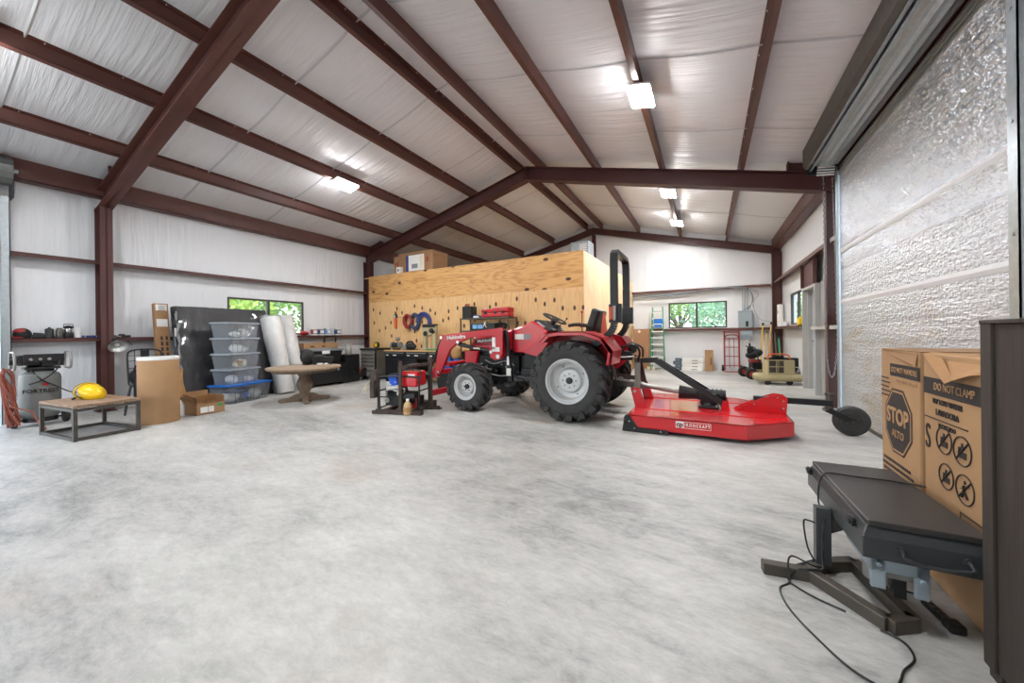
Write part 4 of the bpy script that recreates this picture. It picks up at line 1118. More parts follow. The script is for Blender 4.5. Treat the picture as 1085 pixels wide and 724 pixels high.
for i in range(2):
    a = -1.12+.55*i; mb = MB(); mb.box((a,-.27,.1),(a+.53,-.25,.61)); d_=mb.build('door', M['black_metal'], t, bevel=.004)
    mb = MB(); hx = a+.47 if i==0 else a+.06; mb.box((hx-.015,-.285,.3),(hx+.015,-.27,.42)); mb.build('handle', M['chrome'], d_)
for x in (-1.1, 1.1):
    for y in (-.22,.26):
        mb = MB(); mb.box((x-.03,y-.03,0),(x+.03,y+.03,.62)); mb.build('leg', M['black_metal'], t)
mb = MB(); mb.box((0,-.24,.26),(1.08,.28,.29)); mb.build('lower_shelf', M['steel_dark'], t)
BZ = .836
t = thing('bench_grinder', 'bench grinder with grey wheel and round lamp at workbench left end', 'grinder', (-7.32, 6.95, BZ))
mb = MB(); mb.box((-.08,-.07,0),(.08,.07,.04)); mb.cyl((-.12,0,.12),(.12,0,.12),.07); mb.build('body', M['black'], t, bevel=.004)
for sx in (-1,1):
    mb = MB(); mb.cyl((sx*.12,0,.12),(sx*.16,0,.12),.09,n=26); mb.build('wheel', M['grey_plastic'], t)
mb = MB(); mb.tube([(.05,0,.18),(.07,0,.25)],.02,8); mb.ball((.08,-.02,.29),(.06,.05,.055),16,10); mb.build('lamp_head', M['steel'], t, smooth=60)
t = thing('circular_saw', 'black circular saw lying on the workbench beside the beige miter saw', 'saw', (-6.82, 6.95, BZ))
mb = MB(); mb.box((-.22,-.08,0),(.2,.08,.02)); mb.ball((0,0,.09),(.2,.08,.09),20,12); mb.tube(smooth_path([(-.15,0,.1),(-.1,0,.2),(.05,0,.21),(.12,0,.14)],5),.022,8); mb.build('body', M['black'], t, smooth=60)
mb = MB(); mb.cyl((-.14,-.09,.06),(-.14,-.085,.06),.07,n=24); mb.build('blade', M['steel'], t)
t = thing('miter_saw', 'beige and black scroll-type bench saw standing on the workbench', 'saw', (-6.24, 7.05, BZ))
mb = MB(); mb.box((-.26,-.14,0),(.24,.14,.05)); mb.box((-.2,-.05,.05),(-.1,.05,.34)); mb.prism([(-.2,.3),(.22,.42),(.24,.60),(.2,.64),(-.18,.64),(-.24,.56)], 'xz', -.05, .05); mb.box((.1,-.05,.05),(.22,.05,.5)); mb.build('frame', M['beige'], t, bevel=.012)
mb = MB(); mb.box((-.2,-.07,.58),(.22,.06,.66)); mb.ball((.1,-.07,.5),(.07,.04,.06),14,10); mb.cyl((-.1,-.09,.42),(-.1,-.04,.42),.06); mb.build('motor_head', M['black'], t, bevel=.01)
mb = MB(); mb.cyl((-.02,-.06,.05),(-.02,-.06,.4),.008,n=6); mb.box((-.1,-.12,.05),(.08,.1,.06)); mb.build('blade_table', M['steel'], t)
mb = MB(); mb.box((.0,-.18,0),(.34,-.15,.03)); mb.build('fence', M['green'], t)

# --------------------------------------------------- shelf unit beside bench
t = thing('metal_shelf', 'grey metal shelf unit on plywood wall behind the loader arm', 'shelf', (-4.50, 7.08, 0))
for z in (.35, 1.28, 1.575):
    mb = MB(); mb.box((-.66,-.2,z),(.66,.22,z+.03)); mb.build('shelf_board', M['steel_dark'], t)
for sx in (-1,1):
    for y in (-.19,.21):
        mb = MB(); mb.box((sx*.645-.015,y-.015,0),(sx*.645+.015,y+.015,1.6)); mb.build('leg', M['steel_dark'], t)
t = thing('battery_box', 'black upright battery box at left end of the metal shelf', 'box', (-5.0, 7.05, 1.606))
mb = MB(); mb.box((-.13,-.12,0),(.13,.12,.28)); mb.build('body', M['black'], t, bevel=.01)
mb = MB(); mb.box((-.1,-.04,.28),(-.04,.04,.32)); mb.tube([(-.06,-.1,.28),(-.06,-.08,.33),(.06,-.08,.33),(.06,-.1,.28)],.012,6); mb.build('handle', M['red_dull'], t)
t = thing('wheel_chock', 'small blue grey tool pile between battery box and red case', 'tools', (-4.74, 7.0, 1.606))
mb = MB(); mb.prism([(-.1,0),(.1,0),(.06,.05),(-.08,.08)], 'xz', -.06, .06); mb.build('body', M['blue_dark'], t, bevel=.008)
mb = MB(); mb.box((-.06,-.08,0),(.08,-.06,.04)); mb.build('plate', M['white'], t)
t = thing('white_bottle', 'small white bottle on the metal shelf behind the red case', 'bottle', (-4.60, 7.14, 1.606))
mb = MB(); mb.lathe([(.005,0),(.045,0),(.045,.16),(.02,.2),(.02,.24),(.004,.24)], n=20); mb.build('body', M['white'], t, smooth=40)
t = thing('red_case', 'red plastic tool case with black latches on the metal shelf', 'tool case', (-4.20, 7.02, 1.606))
mb = MB(); mb.box((-.36,-.14,0),(.36,.14,.10)); mb.build('lower_shell', M['red_plastic'], t, bevel=.025)
mb = MB(); mb.box((-.36,-.14,.105),(-.05,.14,.19)); mb.box((-.07,-.14,.105),(.36,.14,.215)); mb.build('upper_shell', M['red_plastic'], t, bevel=.025)
mb = MB()
for x in (-.24, .02,.22): mb.box((x-.03,-.152,.07),(x+.03,-.138,.14))
mb.build('latch', M['black'], t, bevel=.004)
t = thing('parts_tray', 'black tray with pale blue label on lower shelf above loader arm', 'tray', (-4.52, 7.02, 1.312))
mb = MB(); mb.box((-.33,-.15,0),(.33,.15,.16)); mb.build('tray', M['black'], t, bevel=.01)
mb = MB(); mb.box((-.27,-.155,.04),(-.15,-.15,.13)); mb.box((-.13,-.155,.04),(.0,-.15,.13)); mb.build('label_sheet', M['cyan_label'], t)
mb = MB(); mb.bar((.02,-.16,.06),(.10,-.16,.2),.02,.01); mb.bar((.12,-.16,.06),(.06,-.16,.18),.02,.01); mb.build('clip', M['chrome'], t)
t = thing('hose_loop', 'black coiled cord hanging beside the parts tray', 'cord', (-4.02, 6.98, 1.312))
mb = MB(); mb.tube(smooth_path([(-.15,0,.15),(.0,-.02,.16),(.12,-.02,.10),(.14,-.02,.02)],6),.02,8); mb.ring((.0,0,.09),(0,1,0),.07,.018); mb.build('cord', M['black'], t, smooth=60)

# blue jug and blue-yellow bundle on the floor by the bench
t = thing('blue_jug', 'blue plastic jug on a black crate seen between loader arm and front wheel', 'jug', (-5.22, 6.50, .441))
mb = MB(); mb.lathe([(.005,0),(.10,0),(.11,.02),(.11,.22),(.09,.26),(.04,.27),(.04,.285),(.004,.285)], n=28); mb.build('body', M['blue'], t, smooth=40)
t = thing('cloth_bundle', 'blue and tan cloth bundle piled on a black tub behind loader arm', 'bundle', (-4.96, 6.50, 0))
mb = MB(); mb.lathe([(.005,0),(.10,0),(.12,.44),(.004,.44)], n=20); mb.build('tub', M['black'], t, smooth=30)
mb = MB(); mb.ball((0,-.02,.55),(.11,.1,.13),16,12); mb.jitter(.012,5); mb.build('cloth', M['blue_cloth'], t, smooth=60)
mb = MB(); mb.ball((-.02,-.02,.80),(.12,.1,.14),16,12); mb.jitter(.014,6); mb.build('cloth', M['tan_bag'], t, smooth=60)
t = thing('black_crate', 'black plastic crate on the floor under the blue jug behind loader', 'crate', (-5.24, 6.50, 0))
mb = MB(); mb._add([(-.15,-.17,0),(.15,-.17,0),(.15,.17,0),(-.15,.17,0),(-.18,-.2,.43),(.18,-.2,.43),(.18,.2,.43),(-.18,.2,.43)],[(0,3,2,1),(0,1,5,4),(1,2,6,5),(2,3,7,6),(3,0,4,7),(4,5,6,7)]); mb.build('tub', M['black'], t, bevel=.008)
mb = MB(); mb.box((-.19,-.21,.40),(.19,.21,.44)); mb.build('rim', M['black_metal'], t, bevel=.006)
# ================================================================== TRACTOR
def make_tyre(R, W, rr, n, lug, c, parent, name='tyre', m=None):
    mb = MB(); Rb = R-lug; h = W/2
    prof = [(rr, -h*.72), (rr+.012, -h*.86), (rr+(Rb-rr)*.35, -h*.99), (rr+(Rb-rr)*.7, -h*.97), (Rb-.012, -h*.86), (Rb, -h*.70), (Rb+.004, 0),
            (Rb, h*.70), (Rb-.012, h*.86), (rr+(Rb-rr)*.7, h*.97), (rr+(Rb-rr)*.35, h*.99), (rr+.012, h*.86), (rr, h*.72)]
    mb.lathe(prof, c, 'y', 60)
    cx, cy_, cz = c; da = 2*PI/n
    for s in (-1, 1):
        for i in range(n):
            a = da*(i + (.5 if s > 0 else 0))
            sk = da*.95
            # stations from tread centre out over the shoulder
            st = [(-.06*h, 0, R, da*.20), (.45*h, .45, R-.002, da*.21), (.90*h, .85, R-.008, da*.25), (1.03*h, 1.0, R-.035, da*.24), (1.04*h, 1.06, R-.115, da*.18)]
            top = []; bot = []
            for u, f_, r, hw in st:
                for e in (-1, 1):
                    ang = a + sk*f_ + e*hw
                    y = s*u
                    top.append((cx+r*math.cos(ang), cy_+y, cz+r*math.sin(ang)))
                    ang2 = a + sk*f_ + e*hw*1.18
                    r2 = min(r, Rb)-.02; y2 = s*min(u, .86*h)
                    bot.append((cx+r2*math.cos(ang2), cy_+y2, cz+r2*math.sin(ang2)))
            k = len(st); v = top+bot; f = []
            for j in range(k-1):
                f.append((2*j, 2*j+1, 2*j+3, 2*j+2))
                f.append((2*k+2*j, 2*j, 2*j+2, 2*k+2*j+2)); f.append((2*j+1, 2*k+2*j+1, 2*k+2*j+3, 2*j+3))
            f.append((0, 2*k, 2*k+1, 1)); f.append((2*k-2, 2*k-1, 4*k-1, 4*k-2))
            mb._add(v, f)
    return mb.build(name, m or M['tyre'], parent, smooth=32)
def make_rim(R, W, c, parent, s, hub_r, deep, bolts):
    cx, cy_, cz = c; h = W/2*s
    D = h*deep                              # plane of the wheel disc
    prof = [(R+.016, h*.78), (R+.020, h*.86), (R+.012, h*.91), (R-.004, h*.90), (R-.012, h*.82), (R-.022, h*.74), (R-.030, h*.72), (R-.034, h*.40), (R-.038, D+s*.03), (R-.055, D+s*.005),
            (R*.74, D), (R*.62, D-s*.012), (R*.56, D+s*.014), (R*.53, D+s*.036), (R*.50, D+s*.040), (R*.30, D+s*.040), (.004, D+s*.042)]
    mb = MB(); mb.lathe(prof, c, 'y', 48)
    mb.lathe([(R-.034, h*.40), (R+.010, -h*.85)], c, 'y', 40)
    o = mb.build('rim', M['rim'], parent, smooth=30)
    mb = MB(); mb.lathe([(hub_r, D+s*.03), (hub_r, D+s*.065), (hub_r*.8, D+s*.075), (.004, D+s*.077)], c, 'y', 24); mb.build('hub_cap', M['black_metal'], o, smooth=40)
    mb = MB()
    for i in range(bolts):
        a = 2*PI*i/bolts; r = R*.27 + hub_r*.35
        p = (cx+r*math.cos(a), cy_+D+s*.038, cz+r*math.sin(a)); mb.cyl(p, (p[0], p[1]+s*.014, p[2]), .009, n=6)
    for i in range(4):
        a = 2*PI*i/4+.5; r = R*.72
        p = (cx+r*math.cos(a), cy_+D-s*.004, cz+r*math.sin(a)); mb.cyl(p, (p[0], p[1]+s*.012, p[2]), .010, n=8)
    b = mb.build('wheel_bolt', M['steel_dark'], o)
    return o

tr = thing('tractor', 'red compact tractor with front loader and black roll bar in the middle of the hall', 'tractor', (-1.70, 5.50, 0))
for s in (-1, 1):
    c = (0, s*.67, .56)
    w_ = make_tyre(.56, .42, .295, 17, .05, c, tr, 'rear_wheel'); make_rim(.295, .42, c, w_, s, .045, .10, 8)
    c = (-1.70, s*.73, .385)
    w_ = make_tyre(.385, .30, .195, 16, .036, c, tr, 'front_wheel', M['tyre']); make_rim(.195, .30, c, w_, s, .04, .12, 6)

# chassis, engine and transmission
mb = MB()
mb.box((-1.95,-.20,.50),(-1.0,.20,.95)); mb.box((-1.0,-.24,.42),(.15,.24,.86)); mb.box((-2.0,-.16,.42),(-.9,.16,.56))
mb.box((-1.85,-.27,.66),(-1.25,-.19,.86)); mb.cyl((-1.5,-.3,.62),(-1.5,-.18,.62),.06); mb.cyl((-1.75,-.29,.58),(-1.75,-.18,.58),.05)
mb.cyl((0,-.55,.56),(0,.55,.56),.13); mb.box((-.2,-.3,.4),(.25,.3,.75)); mb.box((-.95,-.36,.46),(-.55,-.2,.66))
mb.cyl((-1.1,-.32,.50),(-.6,-.32,.50),.03); mb.box((-1.30,-.30,.60),(-1.02,-.2,.86)); mb.box((-.9,-.34,.66),(-.35,-.24,.9))
mb.build('chassis', M['engine'], tr, bevel=.012)
mb = MB(); mb.box((-1.78,-.66,.31),(-1.62,.66,.44)); mb.cyl((-1.70,-.62,.385),(-1.70,.62,.385),.06); mb.ball((-1.70,0,.4),(.14,.18,.13),16,10)
for s in (-1,1): mb.box((-1.77,s*.58-.05,.28),(-1.63,s*.58+.05,.50))
mb.build('front_axle', M['engine'], tr, bevel=.01)
mb = MB()
mb.tube(smooth_path([(-1.7,-.26,.78),(-1.5,-.31,.72),(-1.25,-.30,.77),(-1.1,-.31,.70)],5),.011,6)
mb.tube(smooth_path([(-1.62,-.28,.55),(-1.35,-.33,.52),(-1.1,-.33,.56)],5),.012,6)
mb.tube(smooth_path([(-1.9,-.2,.62),(-1.7,-.3,.66),(-1.55,-.29,.60)],5),.010,6)
for i in range(9):
    p = (-1.85+.1*i, -.29+.01*(i%3), .60+.11*((i*7)%4)/3); mb.cyl(p, (p[0], p[1]-.03, p[2]), .013, n=8)
mb.build('hydraulic_pipe', M['steel'], tr, smooth=50)

# bonnet, cowl, nose
mb = MB(); mb.prism([(-2.00,.94),(-1.97,1.08),(-1.85,1.17),(-1.62,1.235),(-1.30,1.285),(-1.13,1.305),(-1.13,.96),(-1.4,.93)], 'xz', -.29, .29); mb.build('bonnet', M['red'], tr, bevel=.035, seg=3)
mb = MB(); mb.box((-1.135,-.283,.93),(-1.115,.283,1.30)); mb.build('bonnet_seam', M['black'], tr)
mb = MB(); mb.prism([(-1.115,1.31),(-.95,1.345),(-.77,1.43),(-.66,1.37),(-.50,1.25),(-.64,1.10),(-.86,.91),(-1.115,.91)], 'xz', -.305, .305); mb.build('cowl', M['red'], tr, bevel=.022, seg=3)
mb = MB(); mb.box((-2.015,-.24,.72),(-1.98,.24,1.04)); mb.build('grille', M['black'], tr, bevel=.01)
mb = MB(); mb.prism([(-2.06,.70),(-1.86,.68),(-1.80,.93),(-2.05,.93)], 'xz', -.33, -.26); mb.prism([(-2.06,.70),(-1.86,.68),(-1.80,.93),(-2.05,.93)], 'xz', .26, .33); mb.box((-2.08,-.33,.70),(-2.04,.33,.93)); mb.build('nose_guard', M['red'], tr, bevel=.01)
mb = MB(); mb.prism([(-1.90,1.055),(-1.86,1.13),(-1.45,1.175),(-1.40,1.10)], 'xz', -.298, -.291); mb.build('bonnet_badge', M['black'], tr)
lettering('lettering', 'Mahindra', .075, M['white'], tr, (-1.66,-.300,1.112), (PI/2,-.09,0), sx=1.25, bold=.001)
mb = MB(); mb.box((-1.88,-.2985,1.005),(-1.42,-.2905,1.02)); mb.build('bonnet_stripe', mat('pink stripe', (226,120,130), .4), tr)
mb = MB(); mb.box((-1.08,-.3105,1.13),(-.92,-.306,1.215)); mb.build('sticker', M['paper'], tr)
mb = MB(); mb.box((-.91,-.3105,1.13),(-.80,-.306,1.215)); mb.build('sticker', M['grey_plastic'], tr)
mb = MB(); mb.prism([(-.83,1.35),(-.74,1.45),(-.60,1.42),(-.42,1.27),(-.50,1.25),(-.66,1.36)], 'xz', -.26, .26); mb.build('dash_hood', M['black'], tr, bevel=.012)
mb = MB(); mb.prism([(-.71,1.405),(-.68,1.415),(-.56,1.33),(-.59,1.32)], 'xz', -.265, .2); mb.build('dash_panel', mat('dash face', (170,176,180), .3), tr)
# steering wheel
cc = Vector((-.50,0,1.46)); ax = Vector((.45,0,.89)).normalized()
mb = MB(); mb.ring(cc, ax, .20, .015, 36, 8)
for i in range(3):
    q = Quaternion(ax, 2*PI*i/3+.6) @ (ax.orthogonal().normalized()*.19); mb.cyl(cc-ax*.02, cc+q, .012, n=8)
mb.cyl(cc-ax*.05, cc+ax*.015, .05, n=18); mb.build('steering_wheel', M['black'], tr, smooth=50)
mb = MB(); mb.cyl(cc-ax*.05, cc-ax*.30, .045); mb.box((-.60,-.08,1.20),(-.42,.08,1.36)); mb.build('steering_column', M['black'], tr, bevel=.01)
mb = MB(); mb.tube([(-.42,-.05,1.33),(-.30,-.10,1.40),(-.25,-.12,1.445)], .006, 6); mb.ball((-.25,-.12,1.45),.016,10,8); mb.build('lever', M['black'], tr, smooth=60)

# floor, fenders
mb = MB(); mb.box((-.84,-.66,.545),(-.30,.66,.575)); mb.box((-.80,-.60,.50),(-.5,-.3,.545)); mb.box((-.95,-.62,.50),(-.78,-.35,.53)); mb.build('foot_platform', M['black_metal'], tr, bevel=.006)
fen = [(-.67,.90),(-.40,1.10),(-.28,1.225),(-.12,1.245),(.24,1.245),(.50,1.16),(.635,.985)]
for s in (-1, 1):
    mb = MB()
    outer, inner = s*.86, s*.30
    for a, b in zip(fen[1:], fen[2:]):
        d = Vector((b[0]-a[0], 0, b[1]-a[1])).normalized(); nrm = Vector((d.z, 0, -d.x))*.022
        mb.prism([(a[0],a[1]), (b[0],b[1]), (b[0]+nrm.x, b[1]+nrm.z), (a[0]+nrm.x, a[1]+nrm.z)], 'xz', min(outer,inner), max(outer,inner))
        # rolled outer lip
        mb.prism([(a[0],a[1]), (b[0],b[1]), (b[0]+nrm.x*2.6, b[1]+nrm.z*2.6), (a[0]+nrm.x*2.6, a[1]+nrm.z*2.6)], 'xz', min(outer,outer-s*.02), max(outer,outer-s*.02))
    mb.prism(fen + [(.60,.80),(.45,.66),(0,.62),(-.45,.66)], 'xz', min(inner,inner+s*.02), max(inner,inner+s*.02))
    mb.prism([(-.86,.92),(-.64,1.10),(-.52,1.24),(-.40,1.12),(-.60,.86)], 'xz', min(inner, s*.45), max(inner, s*.45))
    mb.prism([(.50,1.16),(.635,.985),(.60,.80),(.54,.80),(.57,.97),(.47,1.13)], 'xz', min(outer,outer-s*.02), max(outer,outer-s*.02))
    mb.prism([(.50,1.16),(.635,.985),(.60,.80),(.57,.80),(.60,.98),(.48,1.14)], 'xz', min(outer,inner), max(outer,inner))
    mb.build('fender', M['red'], tr, bevel=.006)
# seat
mb = MB(); mb.box((-.20,-.24,1.08),(.14,.24,1.20)); mb.build('seat_cushion', M['black'], tr, bevel=.04, seg=3)
mb = MB(); mb.obox((.18,0,1.38),(.13,.48,.42),(0,.32,0)); mb.build('seat_back', M['black'], tr, bevel=.04, seg=3)
mb = MB(); mb.box((-.16,-.2,.86),(.14,.2,1.08)); mb.build('seat_base', M['black_metal'], tr)
for s in (-1,1):
    mb = MB(); mb.tube(smooth_path([(-.16,s*.29,1.335),(-.05,s*.29,1.35),(.1,s*.29,1.335),(.16,s*.27,1.30)],4),.026,8); mb.cyl((.1,s*.28,1.33),(.16,s*.25,1.22),.014); mb.build('armrest', M['black'], tr, smooth=60)
mb = MB(); mb.cyl((.05,-.30,1.24),(.06,-.32,1.52),.008,n=8); mb.ball((.06,-.32,1.535),.02,10,8); mb.cyl((.05,.30,1.24),(.04,.30,1.5),.008,n=8); mb.build('lever', M['red_dull'], tr)
mb = MB(); mb.prism([(-.36,1.14),(.06,1.14),(-.12,1.52),(-.18,1.52)], 'yz', .34, .352); mb.build('slow_sign', mat('slow vehicle orange', (240,92,52), .5), tr)
# roll bar
pts = [(.56,-.42,1.55),(.56,-.42,2.23),(.56,-.40,2.32),(.56,-.33,2.365),(.56,.33,2.365),(.56,.40,2.32),(.56,.42,2.23),(.56,.42,1.55)]
mb = MB()
for a, b in zip(pts, pts[1:]): mb.bar(a, b, .065, .105, (1,0,0))
for p in pts[1:-1]: mb.cyl((p[0]-.0525,p[1],p[2]),(p[0]+.0525,p[1],p[2]),.0325,n=16)
mb.build('roll_bar', M['black_metal'], tr, bevel=.006)
for s in (-1,1):
    mb = MB(); y = s*.42
    mb.box((.49,y-.05,1.36),(.66,y+.05,1.62)); mb.cyl((.60,y-.055,1.42),(.60,y+.055,1.42),.035); mb.cyl((.55,y-.055,1.54),(.55,y+.055,1.54),.02)
    mb.build('roll_bar_hinge', M['black_metal'], tr, bevel=.01)
    lp = smooth_path([(.56,y,1.42),(.545,y,1.30),(.46,y,1.18),(.32,y,1.08),(.16,y,.96),(.08,y,.70)],4)
    mb = MB()
    for a, b in zip(lp, lp[1:]): mb.bar(a, b, .085, .075, (0,1,0))
    mb.build('roll_bar_leg', M['black_metal'], tr)
    mb = MB(); mb.box((.50,y+s*.05-.045,1.40),(.56,y+s*.05+.045,1.58)); mb.build('tail_lamp', mat('amber lens', (170,70,34), .25), tr, bevel=.01)
    mb = MB(); mb.box((.56,y+s*.05-.05,1.39),(.60,y+s*.05+.05,1.59)); mb.build('lamp_housing', M['steel'], tr, bevel=.008)
mb = MB(); mb.box((.515,.385,1.90),(.519,.455,1.97)); mb.build('sticker', mat('warning red white', (226,110,90), .5), tr)
mb = MB(); mb.box((.515,.395,1.70),(.519,.445,1.85)); mb.build('sticker', M['paper'], tr)

# front loader
for s in (-1,1):
    y0, y1 = s*.52-.032, s*.52+.032
    arm = [(-1.25,1.315),(-1.21,1.27),(-1.24,1.22),(-1.40,1.19),(-1.79,1.165),(-2.09,1.065),(-2.235,.965),(-2.42,.60),(-2.47,.52),(-2.56,.53),(-2.59,.585),(-2.44,1.215)]
    mb = MB(); mb.prism(arm, 'xz', y0, y1); a_ = mb.build('loader_arm', M['red'], tr, bevel=.008)
    if s < 0:
        lettering('lettering', 'Mahindra', .085, M['white'], a_, (-2.10,y0-.001,1.175), (PI/2,-.075,0), sx=1.25, bold=.002)
    mb = MB()
    for (px_, pz_) in ((-1.25,1.275),(-2.5,.565),(-2.06,1.09),(-2.42,1.17)): mb.cyl((px_,y0-.012,pz_),(px_,y1+.012,pz_),.026,n=16)
    mb.build('pivot_pin', M['chrome'], a_)
    mb = MB(); pl = [(-1.36,1.30),(-1.20,1.325),(-1.16,1.26),(-1.165,.90),(-1.21,.83),(-1.30,.80),(-1.39,.84),(-1.42,.95),(-1.37,1.05)]
    for yy in (s*.52-.055, s*.52+.045): mb.prism(pl, 'xz', yy, yy+.012)
    p_ = mb.build('loader_bracket', M['red'], tr, bevel=.003)
    if s < 0:
        mb = MB(); mb.box((-1.355,-.581,.98),(-1.295,-.576,1.17)); mb.box((-1.355,-.581,.94),(-1.22,-.576,1.01)); mb.build('sticker', M['paper'], p_)
        mb = MB(); mb.cyl((-1.25,-.585,.86),(-1.25,-.57,.86),.035,n=18); mb.cyl((-1.38,-.585,.93),(-1.38,-.57,.93),.028,n=16); mb.build('pin_cap', M['chrome'], p_)
    mb = MB(); mb.bar((-1.17,s*.46,1.28),(-1.08,s*.44,.45),.06,.07,(0,1,0)); mb.bar((-1.17,s*.40,.50),(-.95,s*.34,.50),.08,.10); mb.build('loader_post', M['black_metal'], tr, bevel=.006)
    mb = MB(); mb.cyl((-1.38,s*.52,.935),(-1.72,s*.52,.99),.032,n=16); mb.cyl((-1.72,s*.52,.99),(-2.06,s*.52,1.055),.034,n=16); mb.build('lift_cylinder', M['black_metal'], tr, smooth=50)
    mb = MB(); mb.cyl((-1.62,s*.52-.034,.978),(-1.60,s*.52+.034,.978),.012); mb.box((-1.74,s*.52-.036,.975),(-1.62,s*.52+.0,1.0)); mb.build('cylinder_label', M['cream'], tr)
    mb = MB(); mb.cyl((-2.43,s*.52,1.14),(-2.56,s*.52,.88),.034,n=16); mb.cyl((-2.56,s*.52,.88),(-2.70,s*.52,.62),.018,n=12); mb.build('tilt_cylinder', M['black_metal'], tr, smooth=50)
    mb = MB(); mb.prism([(-2.50,.48),(-2.60,.44),(-2.68,.50),(-2.68,.62),(-2.60,.62)], 'xz', s*.52-.05, s*.52+.05); mb.build('carrier_plate', M['red'], tr, bevel=.006)
mb = MB(); mb.box((-1.14,-.485,.72),(-1.10,-.470,.86)); mb.box((-1.15,-.485,.55),(-1.07,-.470,.67)); mb.build('sticker', M['paper'], tr)
mb = MB(); mb.cyl((-2.33,-.5,.70),(-2.33,.5,.70),.045); mb.build('loader_cross_tube', M['red'], tr, smooth=40)
mb = MB(); mb.box((-2.66,-.6,.14),(-2.58,.6,.24)); mb.box((-2.66,-.6,.50),(-2.60,.6,.58)); mb.build('carrier_rail', M['red'], tr, bevel=.006)

# three point hitch and drive shaft end
mb = MB()
for s in (-1,1):
    mb.bar((.12,s*.28,.55),(.80,s*.40,.50),.03,.07); mb.bar((.30,s*.32,.80),(.46,s*.36,.53),.02,.03)
    mb.bar((.20,s*.2,.86),(.34,s*.32,.82),.04,.05)
mb.cyl((.22,0,.88),(.78,0,.88),.018); mb.cyl((.30,0,.88),(.5,0,.88),.026)
mb.build('lift_arm', M['steel_dark'], tr)
mb = MB(); mb.cyl((.44,-.40,.86),(.80,-.30,.885),.011); mb.bar((.50,-.36,.80),(.56,-.36,.55),.02,.03); mb.ring((.62,-.36,.56),(0,1,0),.035,.008,n=14); mb.build('stabiliser', M['steel'], tr)
mb = MB(); mb.box((.56,-.14,.82),(.74,-.02,.95)); mb.ball((.74,-.10,.98),(.06,.05,.06),14,10); mb.cyl((.60,-.15,.95),(.60,-.15,1.03),.03); mb.tube(smooth_path([(.60,-.12,.95),(.68,-.14,1.04),(.80,-.12,1.02),(.84,-.1,.92),(.80,-.08,.80)],5),.018,8); mb.tube(smooth_path([(.58,-.06,.95),(.70,-.06,1.06),(.86,-.04,1.0),(.87,-.04,.86)],5),.016,8); mb.build('remote_valve', M['black'], tr, bevel=.01)

# ================================================================ GENERATOR on a rusty steel stand
ang = math.atan2(.23, .77)
t = thing('steel_stand', 'rusty steel channel stand with tall posts in front of the loader', 'stand', (-4.225, 4.015, 0), ang)
# local x along the front beam (-.40 .. .40), local y to the back
mb = MB(); mb.box((-.41,-.05,0),(.41,.05,.012)); mb.box((-.41,-.05,.012),(.41,-.04,.06)); mb.box((-.41,.04,.012),(.41,.05,.06)); mb.build('base_channel', M['rust'], t)
mb = MB(); mb.box((-.20,.42,0),(.52,.52,.012)); mb.box((-.20,.42,.012),(.52,.43,.06)); mb.box((.16,.40,0),(.40,.56,.13)); mb.build('base_channel', M['rust'], t)
mb = MB(); mb.box((.03,-.022,.06),(.075,.022,.82)); mb.build('post', M['rust'], t, bevel=.004)
mb = MB(); mb.box((.31,.43,.06),(.37,.48,.86)); mb.build('post', M['rust'], t, bevel=.004)
mb = MB(); mb.bar((.06,.02,.72),(.33,.44,.75),.035,.045); mb.cyl((.12,.1,.735),(.22,.27,.745),.03); mb.build('cross_bar', M['rust'], t, bevel=.004)
mb = MB(); mb.box((-.30,.02,.0),(-.24,.45,.05)); mb.box((.2,.02,.0),(.26,.45,.05)); mb.build('skid', M['rust'], t)
t = thing('rusty_plate', 'rusty folded steel plate with frayed rope leaning on the generator stand', 'plate', (-4.62, 4.0, 0), ang)
mb = MB(); mb.box((-.14,-.04,.22),(-.06,.12,.62)); mb.box((-.10,-.06,.50),(.0,.0,.68)); mb.box((-.10,.10,0),(-.07,.13,.22)); mb.build('plate', M['rust'], t, bevel=.012)
mb = MB()
R5 = random.Random(5)
for i in range(7):
    mb.tube(smooth_path([(-.12,-.05,.50),(-.17,-.07+R5.uniform(-.02,.02),.44),(-.22+R5.uniform(-.03,.03),-.09,.34+R5.uniform(-.05,.04))],4),.005,5)
mb.build('rope', M['cream'], t)
t = thing('generator', 'portable generator in black tube frame with red fuel tank on rusty stand', 'generator', (-4.30, 4.235, .05), ang)
mb = MB()
for y in (-.17,.17):
    mb.tube(smooth_path([(-.32,y,.0),(-.34,y,.06),(-.34,y,.46),(-.30,y,.52),(.30,y,.52),(.34,y,.46),(.34,y,.06),(.32,y,0)],4),.015,8)
for x in (-.33,.33):
    for z in (.03,.3): mb.cyl((x,-.17,z),(x,.17,z),.012,n=8)
mb.cyl((-.33,-.17,.2),(.1,-.17,.2),.01,n=8); mb.tube(smooth_path([(.0,-.14,.55),(.05,-.14,.62),(.34,-.14,.62),(.36,-.14,.5)],4),.012,8)
mb.build('tube_frame', M['black_metal'], t, smooth=50)
mb = MB(); mb.box((-.02,-.17,.36),(.31,.15,.60)); mb.build('fuel_tank', M['red2'], t, bevel=.03, seg=3)
mb = MB(); mb.box((.16,-.174,.54),(.27,-.17,.56)); mb.build('decal', M['paper'], t)
mb = MB(); mb.box((-.26,-.13,.06),(.28,.13,.2)); mb.cyl((-.1,-.1,.26),(-.1,.12,.26),.11); mb.cyl((.06,-.12,.2),(.28,-.12,.2),.10); mb.box((-.24,-.1,.2),(.0,.1,.38))
for i in range(6): mb.box((-.25,-.15,.21+.025*i),(-.04,-.09,.22+.025*i))
mb.build('engine', M['engine'], t, bevel=.008)
